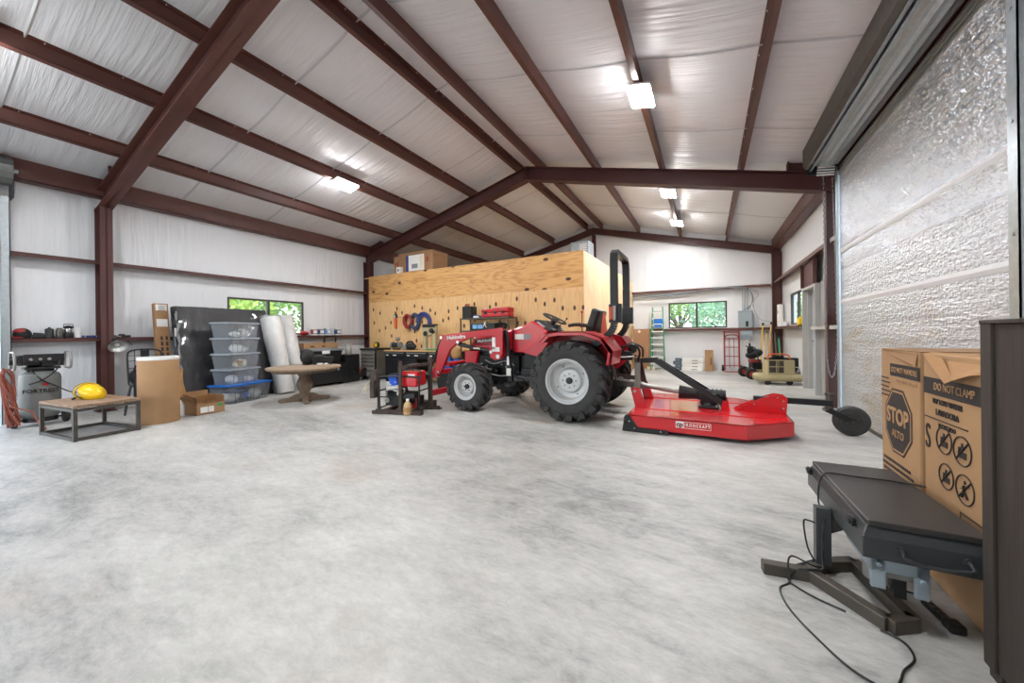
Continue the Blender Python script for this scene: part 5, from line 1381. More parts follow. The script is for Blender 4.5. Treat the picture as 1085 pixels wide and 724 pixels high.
mb = MB(); mb.cyl((-.2,-.17,.33),(.0,-.17,.36),.035); mb.cyl((-.25,-.14,.15),(-.2,-.18,.15),.04); mb.box((-.22,-.16,.38),(-.06,.02,.44)); mb.tube(smooth_path([(-.2,-.16,.4),(-.05,-.19,.3),(.1,-.18,.34),(.05,-.17,.2)],5),.012,6); mb.ball((.0,-.17,.26),.04,12,8); mb.build('exhaust', mat('cast alloy', (186,184,178), .4, .2), t, smooth=40)
mb = MB(); mb.cyl((.18,-.17,.12),(.18,-.15,.12),.09,n=24); mb.box((.2,-.17,.03),(.3,-.15,.2)); mb.build('recoil_cover', M['red_dull'], t, bevel=.004)
t = thing('blue_rag', 'bright blue rag stuffed beside the red generator tank', 'rag', (-4.36, 4.10, .42), ang)
mb = MB(); mb._add([(-.12,-.03,.16),(.02,-.04,.17),(.10,-.05,-.02),(.06,-.06,-.05),(-.06,-.05,.05),(-.12,.03,.16),(.02,.04,.17),(.09,.02,.0),(.05,.02,-.02),(-.06,.03,.06)], [(0,1,2,3,4),(9,8,7,6,5),(0,5,6,1),(1,6,7,2),(2,7,8,3),(3,8,9,4),(4,9,5,0)]); mb.subdivide(2); mb.jitter(.006,4); mb.build('rag', M['blue_cloth'], t, smooth=70)
t = thing('oil_bottle', 'beige plastic bottle standing on the front channel of the stand', 'bottle', (-4.03, 4.03, .013))
mb = MB(); mb.lathe([(.005,0),(.055,0),(.06,.02),(.06,.13),(.045,.17),(.022,.2),(.02,.22),(.004,.22)], n=24); mb.build('body', mat('tan bottle', (196,166,118), .45), t, smooth=40)
mb = MB(); mb.lathe([(.061,.04),(.0615,.04),(.0615,.11),(.061,.11)], n=24); mb.build('label_band', M['tan_bag'], t)
mb = MB(); mb.lathe([(.024,.205),(.024,.235),(.004,.235)], n=14); mb.build('cap', M['paper'], t)

# ==================================================================== ROTARY CUTTER
mw = thing('rotary_cutter', 'bright red tractor mounted rotary cutter with flat deck and small tail wheel', 'mower', (0, 5.50, 0))
deck = [(-.89,-.92),(.36,-.92),(.83,-.52),(.83,.52),(.36,.92),(-.89,.92)]
mb = MB(); mb.prism(deck, 'xy', .196, .204)
for a, b in zip(deck, deck[1:]+deck[:1]):
    if a[0] == -.89 and b[0] == -.89: continue
    va, vb = Vector((*a,0)), Vector((*b,0)); d = (vb-va).normalized(); nn = Vector((-d.y, d.x, 0))*.008
    mb._add([(va.x,va.y,.045),(vb.x,vb.y,.045),(vb.x,vb.y,.204),(va.x,va.y,.204),(va.x+nn.x,va.y+nn.y,.045),(vb.x+nn.x,vb.y+nn.y,.045),(vb.x+nn.x,vb.y+nn.y,.204),(va.x+nn.x,va.y+nn.y,.204)],
            [(0,1,2,3),(7,6,5,4),(0,4,5,1),(1,5,6,2),(2,6,7,3),(3,7,4,0)])
for y in (-.45,.45): mb.box((-.86,y-.012,.204),(.80,y+.012,.212))
mb.build('deck', M['red2'], mw)
for s in (-1,1):
    mb = MB(); y = s*.925; mb.prism([(-.91,.20),(-.93,.16),(-.80,.015),(-.42,.015),(-.42,.06),(-.76,.06),(-.86,.20)], 'xz', min(y, y+s*.012), max(y, y+s*.012)); mb.prism([(-.95,.0),(-.80,.0),(-.42,.0),(-.42,.016),(-.78,.016),(-.93,.13)], 'xz', min(y-s*.05, y), max(y-s*.05, y)); sk_ = mb.build('skid_shoe', M['black_metal'], mw)
    mb = MB()
    for p in ((-.86,.13),(-.80,.05),(-.5,.04)): mb.cyl((p[0],y+s*.012,p[1]),(p[0],y+s*.022,p[1]),.010,n=8)
    mb.build('bolt', M['chrome'], sk_)
# maker's plate on the near skirt
mb = MB(); mb.box((-.34,-.924,.108),(-.255,-.9205,.182)); mb.build('decal', M['paper'], mw)
lettering('lettering', 'cp', .075, mat('dark red print', (120,30,36), .5), mw, (-.298,-.9255,.147), (PI/2,0,0), sx=1.0, bold=.004, depth=.001)
lettering('lettering', 'I R O N C R A F T', .05, M['paper'], mw, (-.118,-.9215,.145), (PI/2,0,0), sx=.66, bold=.0015, depth=.001)
mb = MB()
for lo, hi in (((-.255,.178),(.02,.182)),((-.255,.108),(.02,.112)),((.016,.108),(.02,.182))): mb.box((lo[0],-.9235,lo[1]),(hi[0],-.9205,hi[1]))
mb.build('decal_border', M['paper'], mw)
# lower hitch lugs and A frame
for y in (-.40,-.34,.34,.40):
    mb = MB(); mb.prism([(-.88,.204),(-.74,.204),(-.83,.46),(-.94,.46)], 'xz', y-.006, y+.006); mb.build('hitch_lug', M['red2'], mw, bevel=.003)
mb = MB(); 
for s in (-1,1): mb.cyl((-.885,s*.44,.42),(-.885,s*.28,.42),.018,n=12)
mb.build('hitch_pin', M['steel'], mw)
mb = MB()
for s in (-1,1):
    mb.bar((-.86,s*.34,.40),(-.90,s*.05,.84),.012,.075,(1,0,0))
mb.cyl((-.92,-.1,.80),(-.92,.1,.80),.02); mb.bar((-.88,-.05,.30),(-.90,-.05,.82),.05,.03); mb.build('mast', M['steel_dark'], mw)
for s in (-1,1):
    y = s*.06
    mb = MB(); mb.bar((-.94,y,.805),(-.63,y,.825),.012,.065,(0,0,1)); mb.bar((-.66,y,.825),(.20,s*.15,.265),.014,.075,(0,0,1)); mb.build('brace_strap', M['black_metal'], mw)
    mb = MB(); mb.prism([(.14,.204),(.24,.204),(.22,.33),(.16,.33)], 'xz', s*.165-.006, s*.165+.006); mb.build('brace_lug', M['red2'], mw)
mb = MB(); mb.cyl((-.63,-.07,.82),(-.63,.07,.82),.022); mb.build('brace_pin', M['black_metal'], mw)
mb = MB(); mb.box((-.12,-.14,.204),(.12,.14,.235)); mb.cyl((0,0,.235),(0,0,.30),.11,.08); mb.box((-.10,-.09,.27),(.10,.09,.40)); mb.cyl((-.14,0,.37),(.20,0,.37),.075)
for i in range(5): mb.cyl((-.06+.05*i,0,.37),(-.045+.05*i,0,.37),.088)
mb.build('gearbox', M['black_metal'], mw, bevel=.006)
mb = MB()
for x in (-.10,.10):
    for y in (-.11,.11): mb.cyl((x,y,.235),(x,y,.255),.014,n=6)
mb.build('bolt', M['chrome'], mw)
mb = MB(); mb.cyl((-.36,0,.385),(-.12,0,.37),.095,.07,n=24); mb.build('shaft_shield', M['black'], mw, smooth=40)
mb = MB(); mb.cyl((-1.30,0,.50),(-.82,0,.45),.045,n=18); mb.cyl((-.82,0,.45),(-.36,0,.388),.034,n=18); mb.cyl((-1.36,0,.51),(-1.26,0,.495),.06,n=18); mb.build('drive_shaft', M['steel'], mw, smooth=40)
# tail wheel
for y in (-.07,.07):
    mb = MB(); mb.prism([(.28,.204),(.83,.204),(.845,.385),(.82,.42),(.72,.43),(.58,.38),(.42,.29)], 'xz', y-.006, y+.006); b_=mb.build('tail_bracket', M['red2'], mw, bevel=.003)
    mb = MB()
    for p in ((.80,.36),(.80,.27),(.74,.40),(.5,.3)): mb.cyl((p[0],y-.016,p[1]),(p[0],y+.016,p[1]),.010,n=8)
    mb.build('bolt', M['chrome'], b_)
mb = MB(); mb.box((.50,-.035,.325),(1.28,.035,.395)); mb.build('tail_beam', M['black_metal'], mw, bevel=.006)
mb = MB(); mb.cyl((1.25,0,.28),(1.25,0,.45),.035); mb.cyl((1.25,0,.45),(1.25,0,.475),.045); mb.build('swivel', M['steel_dark'], mw, smooth=40)
mb = MB()
for s in (-1,1): mb.bar((1.22,s*.075,.29),(1.45,s*.075,.17),.012,.06)
mb.box((1.20,-.08,.262),(1.31,.08,.285)); mb.build('wheel_fork', M['black_metal'], mw)
mb = MB(); mb.lathe([(.03,-.05),(.09,-.052),(.125,-.055),(.155,-.045),(.168,-.02),(.170,0),(.168,.02),(.155,.045),(.125,.055),(.09,.052),(.03,.05)], (1.44,0,.170), 'y', 40); w_=mb.build('tail_wheel', M['tyre'], mw, smooth=40)
mb = MB(); mb.lathe([(.10,-.056),(.105,-.056),(.105,.056),(.10,.056)], (1.44,0,.17), 'y', 32); mb.cyl((1.44,-.085,.17),(1.44,.085,.17),.016)
for i in range(4):
    a = i*PI/2+.4; mb.cyl((1.44+.055*math.cos(a),-.058,.17+.055*math.sin(a)),(1.44+.055*math.cos(a),.058,.17+.055*math.sin(a)),.009,n=8)
mb.build('hub', M['rust'], w_)
# ================================================================ BACK WALL RIGHT
t = thing('chipboard_panel', 'brown chipboard panel leaning on back wall left of the green ladder', 'board', (-2.0, 12.72, 0))
mb = MB(); mb.obox((0,0,.67),(.58,.02,1.33),(-.05,0,0)); mb.build('board', M['osb'], t)
mb = MB(); mb.obox((-.03,-.045,1.25),(.08,.006,.08),(-.05,PI/4,0)); mb.build('tag', M['cream'], t)
t = thing('wood_offcut', 'tall narrow wooden board edge beside the chipboard panel', 'board', (-2.20, 12.45, 0))
mb = MB(); mb.obox((0,0,.72),(.05,.12,1.44),(-.03,0,0)); mb.build('board', M['card'], t)
t = thing('step_ladder', 'green fibreglass ladder standing against back wall beside window', 'ladder', (-1.45, 12.62, 0))
for sx in (-1,1):
    mb = MB(); mb.bar((sx*.22,-.12,0),(sx*.155,.10,2.05),.03,.07,(0,1,0)); mb.build('rail', M['green'], t)
    mb = MB(); mb.bar((sx*.20,.22,0),(sx*.15,.14,2.0),.025,.04,(0,1,0)); mb.build('rear_rail', M['green'], t)
for i in range(9):
    z = .20+.21*i; f_ = z/2.05; mb = MB(); hw = .21-.055*f_; mb.box((-hw,-.155+.22*f_,z-.028),(hw,-.075+.22*f_,z+.010)); mb.build('step', M['paper'], t)
mb = MB()
for i in range(5):
    z = .3+.4*i; f_ = z/2.05; mb.box((-.19+.04*f_,.2-.06*f_,z),(.19-.04*f_,.22-.06*f_,z+.02))
mb.build('rear_rung', M['steel'], t)
mb = MB(); mb.box((-.11,-.04,1.50),(.15,.10,1.66)); mb.build('top_tray', M['blue'], t, bevel=.01)
mb = MB(); mb.box((-.09,-.05,1.38),(.13,.08,1.47)); mb.build('tray_label', M['blue'], t)
mb = MB(); mb.box((-.10,-.06,1.47),(.12,-.05,1.50)); mb.build('sticker', M['paper'], t)
for i, x in enumerate((-1.70, -1.56)):
    t = thing('paint_pot', ('small cream pot on floor at foot of the green ladder, left one','small cream pot on floor at foot of the green ladder, right one')[i], 'pot', (x, 12.35, 0), 0, 'cream pots by the ladder')
    mb = MB(); mb.lathe([(.005,0),(.05,0),(.055,.09),(.058,.1),(.05,.1),(.004,.098)], n=20); mb.build('pot', M['cream'], t, smooth=40)
    mb = MB(); mb.ring((0,0,.08),(0,1,0),.055,.004,n=14,a0=0,a1=PI); mb.build('handle', M['steel'], t)
# flooring packs
for i in range(4):
    t = thing('flooring_pack', ('bottom white flooring pack of the four by the back wall','second flooring pack from the floor by the back wall','third flooring pack up, its dark end slid out by the back wall','topmost white flooring pack of the stack by the back wall')[i], 'box', (-.56+.012*(i%2), 12.70, .095*i), .01*((i%3)-1), 'stacked flooring packs')
    mb = MB(); mb.box((-.18,-.11,0),(.42,.11,.092)); mb.build('carton', M['paper'], t, bevel=.003)
    mb = MB(); mb.box((-.43+.05*(i%2),-.112,.001),(-.18,.112,.091)); mb.build('end_panel', mat('slate print', (74,90,104), .6), t)
    mb = MB(); mb.box((-.36,-.114,.03),(-.24,-.112,.06)); mb.box((.1,-.112,.02),(.26,-.110,.045)); mb.build('printing', M['grey_plastic'], t)
t = thing('tall_carton', 'small upright brown carton between flooring packs and red hand truck', 'box', (.04, 12.68, 0))
mb = MB(); mb.box((-.13,-.1,0),(.10,.1,.64)); mb.build('carton', M['card'], t, bevel=.004)
mb = MB(); mb.box((-.13,-.1,.64),(.10,.1,.646)); mb.build('tape', M['card_dark'], t)
mb = MB(); mb.box((.02,-.103,.2),(.045,-.1,.42)); mb.build('printing', M['ink'], t)
# red hand truck
t = thing('hand_truck', 'red tubular hand truck with black tyres standing against back wall', 'hand truck', (.63, 12.68, 0))
for sx in (-1,1):
    mb = MB(); mb.tube(smooth_path([(sx*.19,0,.04),(sx*.19,.03,.6),(sx*.19,.06,1.24)],4), .023, 8); mb.build('upright', M['red_dull'], t, smooth=50)
    mb = MB(); mb.lathe([(.03,-.03),(.09,-.035),(.10,-.02),(.10,.02),(.09,.035),(.03,.03)],(sx*.23,.08,.10),'x',20); mb.build('wheel', M['black_soft'], t, smooth=40)
mb = MB()
for z in (.18,.46,.74,1.0): mb.cyl((-.19,.02,z),(.19,.02,z),.013,n=8)
for x in (-.06,.06): mb.cyl((x,.01,.1),(x,.04,1.02),.009,n=8)
mb.tube(smooth_path([(-.19,.05,1.0),(-.12,.05,1.10),(.12,.05,1.10),(.19,.05,1.0)],4),.014,8); mb.cyl((-.19,.06,1.2),(.19,.06,1.2),.015,n=8); mb.build('cross_bar', M['red_dull'], t, smooth=50)
mb = MB(); mb.box((-.20,-.18,.0),(.20,.02,.012)); mb.build('toe_plate', M['red_dull'], t)
# electrical panel and conduits
t = thing('breaker_box', 'grey electrical panel with black switch on the back wall right of window', 'electrical panel', (1.0, 12.90, .98))
mb = MB(); mb.box((-.18,-.06,0),(.18,.09,.86)); mb.build('cabinet', mat('panel grey', (146,158,162), .5, .2), t, bevel=.006)
mb = MB(); mb.box((-.155,-.075,.1),(.155,-.06,.80)); d_=mb.build('door', mat('panel door grey', (156,167,170), .5, .2), t, bevel=.004)
mb = MB(); mb.box((.0,-.10,.38),(.07,-.075,.54)); mb.build('switch', M['black'], d_, bevel=.004)
mb = MB(); mb.tube(smooth_path([(.05,-.08,0),(.02,-.1,-.05),(-.05,-.1,-.12)],4),.014,6); mb.cyl((.06,-.02,-.02),(.06,.0,-.28),.03,n=10); mb.build('lower_fitting', M['white'], t)
for x in (.93,1.0,1.07):
    mb = MB(); mb.cyl((x,12.93,1.84),(x,12.93,2.53),.012,n=8)
    tag(mb.build('conduit', M['galv'], None, smooth=50), 'thin grey conduit running up from the grey electrical panel', 'conduit', 'conduits above the electrical panel')
mb = MB()
R9 = random.Random(9)
for i in range(5):
    o_ = .02*i
    mb.tube(smooth_path([(-2.2,12.78-o_*.2,2.49-o_*.6),(-1.4,12.77,2.44-o_*.8+R9.uniform(-.02,.02)),(-.5,12.77,2.50-o_*.5),(.4,12.77,2.55+o_*.3),(.95,12.78,2.56-o_),(1.12,12.8,2.42),(1.17+o_*.4,12.8,2.2),(1.15,12.85,2.02),(1.08-.03*i,12.88,1.86)],6),.007,5)
mb.tube(smooth_path([(1.05,12.8,2.52),(1.25,12.8,2.4),(1.33,12.8,2.28),(1.22,12.8,2.14),(1.2,12.82,1.9)],6),.006,5)
mb.tube(smooth_path([(1.15,12.8,2.1),(1.25,12.8,1.75),(1.38,12.8,1.55),(1.6,12.8,1.5)],6),.006,5)
tag(mb.build('electrical_wiring', M['grey_plastic'], None, smooth=60), 'loose grey electrical wiring along the back wall beam above the panel', 'wiring')

# long handled tools leaning in the corner
def pole(x0, y0, x1, y1, z1, m, label, head=None, r=.014):
    t = thing('hand_tool', label, 'tool', (x0, y0, 0))
    mb = MB(); mb.cyl((0,0,.12 if head else 0),(x1-x0,y1-y0,z1),r,n=10); mb.build('handle', m, t, smooth=50)
    if head:
        mb = MB()
        if head == 'broom': mb._add([(-.16,-.03,0),(.16,-.03,0),(.16,.03,0),(-.16,.03,0),(-.11,-.02,.16),(.11,-.02,.16),(.11,.02,.16),(-.11,.02,.16)],[(0,3,2,1),(4,5,6,7),(0,1,5,4),(1,2,6,5),(2,3,7,6),(3,0,4,7)])
        else: mb.prism([(-.09,0),(.09,0),(.10,.16),(.03,.24),(-.03,.24),(-.10,.16)], 'xz', -.01, .01)
        mb.build('head', M['black'] if head == 'broom' else M['steel_dark'], t)
    mb = MB(); d = Vector((x1-x0,y1-y0,z1)); mb.cyl(d, d+d.normalized()*.08, r*1.3, n=10); mb.build('grip', M['black'], t)
    return t
pole(1.30,12.35,1.42,12.78,1.38, M['yellow_dull'], 'yellow handled broom leaning just right of the electrical panel', 'broom', .02)
pole(1.36,12.10,1.50,12.70,1.15, M['yellow_dull'], 'short yellow handled shovel leaning beside the broom', 'shovel')
pole(1.46,12.20,1.62,12.78,1.40, M['bench_top'], 'pale wooden handled rake leaning in the back corner', None, .022)
pole(1.54,12.02,1.60,12.74,1.25, M['card_dark'], 'thick brown wooden pole leaning at the corner column', None, .026)
pole(1.62,11.75,1.67,12.50,1.15, M['steel_dark'], 'dark metal bar leaning against the corner column', None, .018)
pole(1.66,11.5,1.72,12.25,1.0, M['green'], 'green handled tool leaning nearest the right wall', 'shovel', .02)

# mower / tiller machine
t = thing('walk_mower', 'dark walk-behind mower with red engine cover beside the beige compressor', 'mower', (1.00, 11.15, 0), .2)
mb = MB(); mb.box((-.10,-.30,.12),(.24,.25,.24)); mb.box((-.04,-.15,.24),(.2,.15,.42)); mb.build('chassis', M['engine'], t, bevel=.02)
mb = MB(); mb.box((-.06,-.14,.40),(.18,.14,.50)); mb.build('engine_cover', M['red_dull'], t, bevel=.03)
for s in (-1,1):
    mb = MB(); mb.lathe([(.05,-.05),(.12,-.055),(.14,-.03),(.14,.03),(.12,.055),(.05,.05)],(-.10,s*.30,.14),'y',24); w_=mb.build('wheel', M['black_soft'], t, smooth=40)
    mb = MB(); mb.lathe([(.004,-.056),(.07,-.056),(.07,.056),(.004,.056)],(-.10,s*.30,.14),'y',18); mb.build('hub', M['red_dull'], w_)
    mb = MB(); mb.lathe([(.03,-.04),(.08,-.045),(.09,-.02),(.09,.02),(.08,.045),(.03,.04)],(.28,s*.27,.09),'y',20); mb.build('wheel', M['black_soft'], t, smooth=40)
    mb = MB(); mb.tube(smooth_path([(.15,s*.16,.3),(.06,s*.22,.55),(.0,s*.24,.78),(-.07,s*.24,.82)],4),.014,8); mb.build('handlebar', M['black_metal'], t, smooth=50)
mb = MB(); mb.ball((.04,-.02,.63),(.2,.2,.11),18,10,(0,-.35,0)); mb.ball((-.06,-.08,.72),(.08,.08,.12),14,8); mb.cyl((.0,.1,.6),(-.02,.12,.9),.02); mb.build('seat_cover', M['fabric_black'], t, smooth=60)
mb = MB(); mb.ball((.05,-.18,.52),.04,12,8); mb.box((-.1,-.33,.2),(.1,-.3,.26)); mb.tube([(-.12,-.32,.3),(.1,-.34,.1),(.25,-.3,.25)],.014,6); mb.build('linkage', M['chrome'], t)
# beige compressor
ca = math.atan2(.5, .8)
t = thing('portable_compressor', 'beige portable compressor with louvred box over long tank by side door', 'compressor', (1.36, 10.15, 0), ca*.35)
mb = MB(); mb.lathe([(.01,-.46),(.06,-.455),(.085,-.42),(.09,-.38),(.09,.38),(.085,.42),(.06,.455),(.01,.46)],(0,-.16,.155),'x',28); mb.build('tank', M['beige'], t, smooth=40)
mb = MB(); mb.lathe([(.01,-.42),(.06,-.415),(.09,-.36),(.09,.36),(.06,.415),(.01,.42)],(0,.12,.155),'x',28); mb.build('tank', M['beige'], t, smooth=40)
mb = MB(); mb.box((-.22,-.20,.24),(.30,.14,.56)); mb.build('engine_box', M['beige'], t, bevel=.008)
for i in range(2):
    for j in range(2):
        mb = MB(); a = -.19+.15*i; b = .275+.145*j
        for q in range(5): mb.obox((a+.065,-.203,b+.012+.025*q),(.12,.012,.006),(.5,0,0))
        mb.box((a,-.2015,b),(a+.13,-.2,b+.125)); mb.build('louvre', M['steel_dark'], t)
mb = MB(); mb.box((-.02,-.207,.25),(-.005,-.2,.55)); mb.box((.115,-.205,.25),(.295,-.2,.55)); mb.build('side_panel', M['beige'], t)
for x in (-.22,.20):
    mb = MB(); mb.lathe([(.02,-.02),(.05,-.024),(.06,-.01),(.06,.01),(.05,.024),(.02,.02)],(x,-.2,.06),'y',18); mb.build('wheel', M['black_soft'], t, smooth=40)
    mb = MB(); mb.box((x-.03,-.19,.06),(x+.03,.14,.09)); mb.build('axle_bracket', M['beige'], t)
mb = MB(); mb.box((-.2,-.14,.56),(.26,.1,.60)); mb.cyl((-.1,-.1,.62),(.12,-.1,.62),.035); mb.build('engine_top', M['engine'], t, bevel=.008)
mb = MB(); mb.tube(smooth_path([(-.20,-.16,.57),(-.19,-.15,.66),(-.12,-.15,.69),(.10,-.15,.69),(.20,-.15,.66),(.23,-.15,.58)],5),.016,8); mb.build('orange_handle', M['orange'], t, smooth=50)
mb = MB(); mb.box((.30,-.08,.40),(.42,.06,.60)); mb.cyl((.36,-.1,.32),(.36,.05,.32),.07); mb.box((.30,-.05,.24),(.46,.1,.36)); mb.build('pump', M['engine'], t, bevel=.01)
mb = MB()
for i in range(4): mb.tube(smooth_path([(.32+.03*i,-.1,.24),(.40,-.12,.32+.03*i),(.44,-.1,.26)],4),.008,6)
mb.build('pipe', M['chrome'], t)

# things on the right wall girts
t = thing('paper_roll_pack', 'white paper roll pack standing on right wall girt in back corner', 'paper rolls', (1.80, 12.50, 1.336))
mb = MB(); mb.lathe([(.005,0),(.075,0),(.078,.01),(.078,.33),(.075,.34),(.004,.34)], (0,0,0), n=24); mb.lathe([(.005,.34),(.073,.34),(.073,.62),(.004,.63)], n=24); mb.build('roll', M['paper'], t, smooth=40)
mb = MB(); mb.box((-.082,-.05,.38),(-.06,.03,.44)); mb.build('printing', M['grey_plastic'], t)
t = thing('white_tub', 'short white tub on right wall girt below the corner paper pack', 'tub', (1.78, 12.10, 1.336))
mb = MB(); mb.box((-.07,-.22,0),(.07,.22,.11)); mb.build('tub', M['paper'], t, bevel=.01)
mb = MB(); mb.box((-.075,-.225,.11),(.075,.225,.13)); mb.build('lid', M['cream'], t, bevel=.006)
t = thing('spray_can', 'yellow plastic jug at the edge of right window on the girt', 'jug', (1.78, 9.86, 1.336))
mb = MB(); mb.box((-.06,-.1,0),(.06,.1,.16)); mb.lathe([(.04,.16),(.025,.19),(.004,.19)], n=14); mb.build('body', M['yellow'], t, bevel=.02)
mb = MB(); mb.ring((0,.08,.13),(1,0,0),.04,.012,n=16); mb.build('handle', M['yellow'], t)
t = thing('white_bottle', 'white bottle with cap on grey shelf in front of the right column', 'bottle', (1.78, 7.20, 1.301))
mb = MB(); mb.lathe([(.005,0),(.036,0),(.038,.02),(.038,.17),(.018,.21),(.018,.25),(.004,.25)], n=20); mb.build('body', M['white'], t, smooth=40)
mb = MB(); mb.lathe([(.02,.24),(.02,.27),(.004,.27)], n=14); mb.build('cap', M['grey_plastic'], t)
t = thing('clip_light', 'black and white boxy lamp on grey shelf next to the white bottle', 'lamp', (1.78, 7.06, 1.301))
mb = MB(); mb.box((-.05,-.05,0),(.05,.05,.13)); mb.build('body', M['black'], t, bevel=.008)
mb = MB(); mb.box((-.055,-.055,.13),(.055,.055,.24)); mb.cyl((-.03,0,.24),(-.03,0,.27),.018); mb.build('head', M['white'], t, bevel=.008)

# ================================================================ FOREGROUND
# washing machine cartons
def appliance(y0, y1, h, label):
    t = thing('appliance_carton', label, 'box', (1.28, (y0+y1)/2, 0)); hw = (y1-y0)/2
    mb = MB(); mb.box((-.33,-hw,0),(.30,hw,h)); mb.build('carton', M['card'], t, bevel=.008)
    return t, hw
RX = (PI/2, 0, -PI/2)      # text on a face looking toward -X
t1, hw = appliance(2.612, 3.075, 1.10, 'brown appliance carton printed with black stop sign, farther from dark cabinet')
F = -.3315
# local +y runs away from the camera, text reads toward -y (nearer), so mirror by rotating
def dec(t, y0, y1, z0, z1, m, name='printing', d=.0015):
    mb = MB(); mb.box((F-d, min(y0,y1), z0), (F, max(y0,y1), z1)); return mb.build(name, m, t)
dec(t1, .10, -.235, .95, 1.02, M['ink'], 'print_band')
lettering('lettering', 'DO NOT HANDLE', .042, M['card'], t1, (F-.002, -.068, .985), RX, sx=.85)
def print_rows(t, rows, h, seed, m='ink'):
    """illegible small print: rows of short word-length strokes"""
    R = random.Random(seed); mb = MB()
    for (ya, yb, z) in rows:
        y = ya
        while y > yb + .01:
            wl = R.uniform(.012, .04); y2 = max(yb, y-wl)
            mb.box((F-.001, y2, z-h/2), (F, y, z+h/2)); y = y2 - .006
    mb.build('small_print', M[m], t)
for k in range(5):
    dec(t1, .225, .225-.10-.02*(k % 2), .925-.026*k, .933-.026*k, M['ink'], 'small_print')
cy0, cz0 = .01, .69
oct_ = lambda r, zs: [(cy0+r*math.cos(PI/8+i*PI/4), cz0+zs*r*math.sin(PI/8+i*PI/4)) for i in range(8)]
mb = MB(); mb.prism(oct_(.175,1.15), 'yz', F-.001, F); mb.build('stop_sign_border', M['ink'], t1)
mb = MB(); mb.prism(oct_(.165,1.15), 'yz', F-.0016, F-.001); mb.build('stop_sign_line', M['card'], t1)
mb = MB(); mb.prism(oct_(.155,1.15), 'yz', F-.0022, F-.0016); mb.build('stop_sign_field', M['ink'], t1)
lettering('lettering', 'STOP', .125, M['card'], t1, (F-.003, cy0, .715), RX, sx=.88, bold=.004)
lettering('lettering', 'ALTO', .06, M['card_dark'], t1, (F-.003, cy0-.005, .615), RX, sx=.95, bold=.001)
print_rows(t1, [(.03,-.22,.925)], .016, 2, 'card_dark')
print_rows(t1, [(.20,-.13,.445), (.215,-.17,.412), (.20,-.16,.380), (.15,-.13,.350), (.14,-.10,.325)], .016, 1)
mb = MB(); mb.box((F+.002,-.23,1.099),(.29,.23,1.104)); mb.build('tape', M['card_dark'], t1)
mb = MB(); mb._add([(F,.20,1.10),(F,-.22,1.085),(F-.012,-.22,1.03),(F-.006,-.05,1.045),(F-.002,.20,1.09)],[(0,1,2,3,4)])
bmesh.ops.solidify(mb.bm, geom=mb.bm.faces[:], thickness=.003); mb.build('torn_flap', M['card_dark'], t1)

t2, hw = appliance(1.99, 2.575, 1.10, 'brown appliance carton with torn top and no-stacking symbols, next to dark cabinet')
dec(t2, .285, -.285, .905, .985, M['ink'], 'print_band')
lettering('lettering', 'DO NOT CLAMP', .05, M['card'], t2, (F-.002, .04, .945), RX, sx=.8)
lettering('lettering', 'TOP LOAD WASHER', .036, M['ink'], t2, (F-.001, .09, .875), RX, sx=.7)
lettering('lettering', 'LAVADORA', .042, M['ink'], t2, (F-.001, .09, .825), RX, sx=.8)
dec(t2, .28, -.06, .788, .793, M['ink'], 'rule')
lettering('lettering', 'RECICLADO', .03, M['ink'], t2, (F-.001, .09, .765), RX, sx=.8)
lettering('lettering', 'S', .17, M['ink'], t2, (F-.001, .25, .69), RX, sx=.6)
def symbol(t, y, z, r, kind):
    mb = MB(); mb.ring((F-.001,y,z),(1,0,0),r,.0026,n=40,m=6); mb.bar((F-.0015,y+r*.7,z-r*.7),(F-.0015,y-r*.7,z+r*.7),.006,.003)
    if kind:
        mb.box((F-.002,y-r*.45,z-r*.5),(F,y+r*.45,z-r*.05)); mb.box((F-.002,y-.006,z-r*.05),(F,y+.006,z+r*.55)); mb.bar((F-.001,y+r*.4,z+r*.2),(F-.001,y-r*.4,z+r*.35),.006,.003)
        mb.box((F-.002,y+r*.2,z-.02),(F,y+r*.42,z+r*.2))
    else:
        mb.ball((F-.001,y,z+r*.5),(.002,r*.12,r*.14),10,8); mb.bar((F-.001,y,z+r*.3),(F-.001,y,z-r*.1),.014,.003); mb.bar((F-.001,y,z-r*.1),(F-.001,y+r*.3,z-r*.6),.010,.003); mb.bar((F-.001,y,z-r*.1),(F-.001,y-r*.35,z-r*.55),.010,.003); mb.bar((F-.001,y+r*.35,z),(F-.001,y-r*.4,z+r*.3),.010,.003)
    mb.build('symbol', M['ink'], t)
symbol(t2, .115, .705, .060, 1); symbol(t2, -.02, .695, .062, 1); symbol(t2, .10, .545, .056, 1); symbol(t2, -.035, .535, .062, 0)
mb = MB()
for (a,b,c,d) in ((.0,-.16,.425,.43),(.0,-.005,.33,.43),(.0,-.16,.33,.335)): mb.box((F-.0015,min(a,b),c),(F,max(a,b),d))
mb.build('print_box', M['ink'], t2)
lettering('lettering', '6', .07, M['ink'], t2, (F-.001, -.06, .38), RX)
mb = MB()
fl_ = [(F-.004,.26,1.10),(F-.006,.10,1.085),(F-.03,-.02,1.02),(F-.045,-.06,1.0),(F-.03,-.14,1.03),(F-.004,-.27,1.05),(F+.02,-.28,1.105),(F+.02,.26,1.108)]
mb._add(fl_, [tuple(range(8))]); bmesh.ops.triangulate(mb.bm, faces=mb.bm.faces[:]); bmesh.ops.solidify(mb.bm, geom=mb.bm.faces[:], thickness=.004); mb.build('torn_flap', M['card_in'], t2)

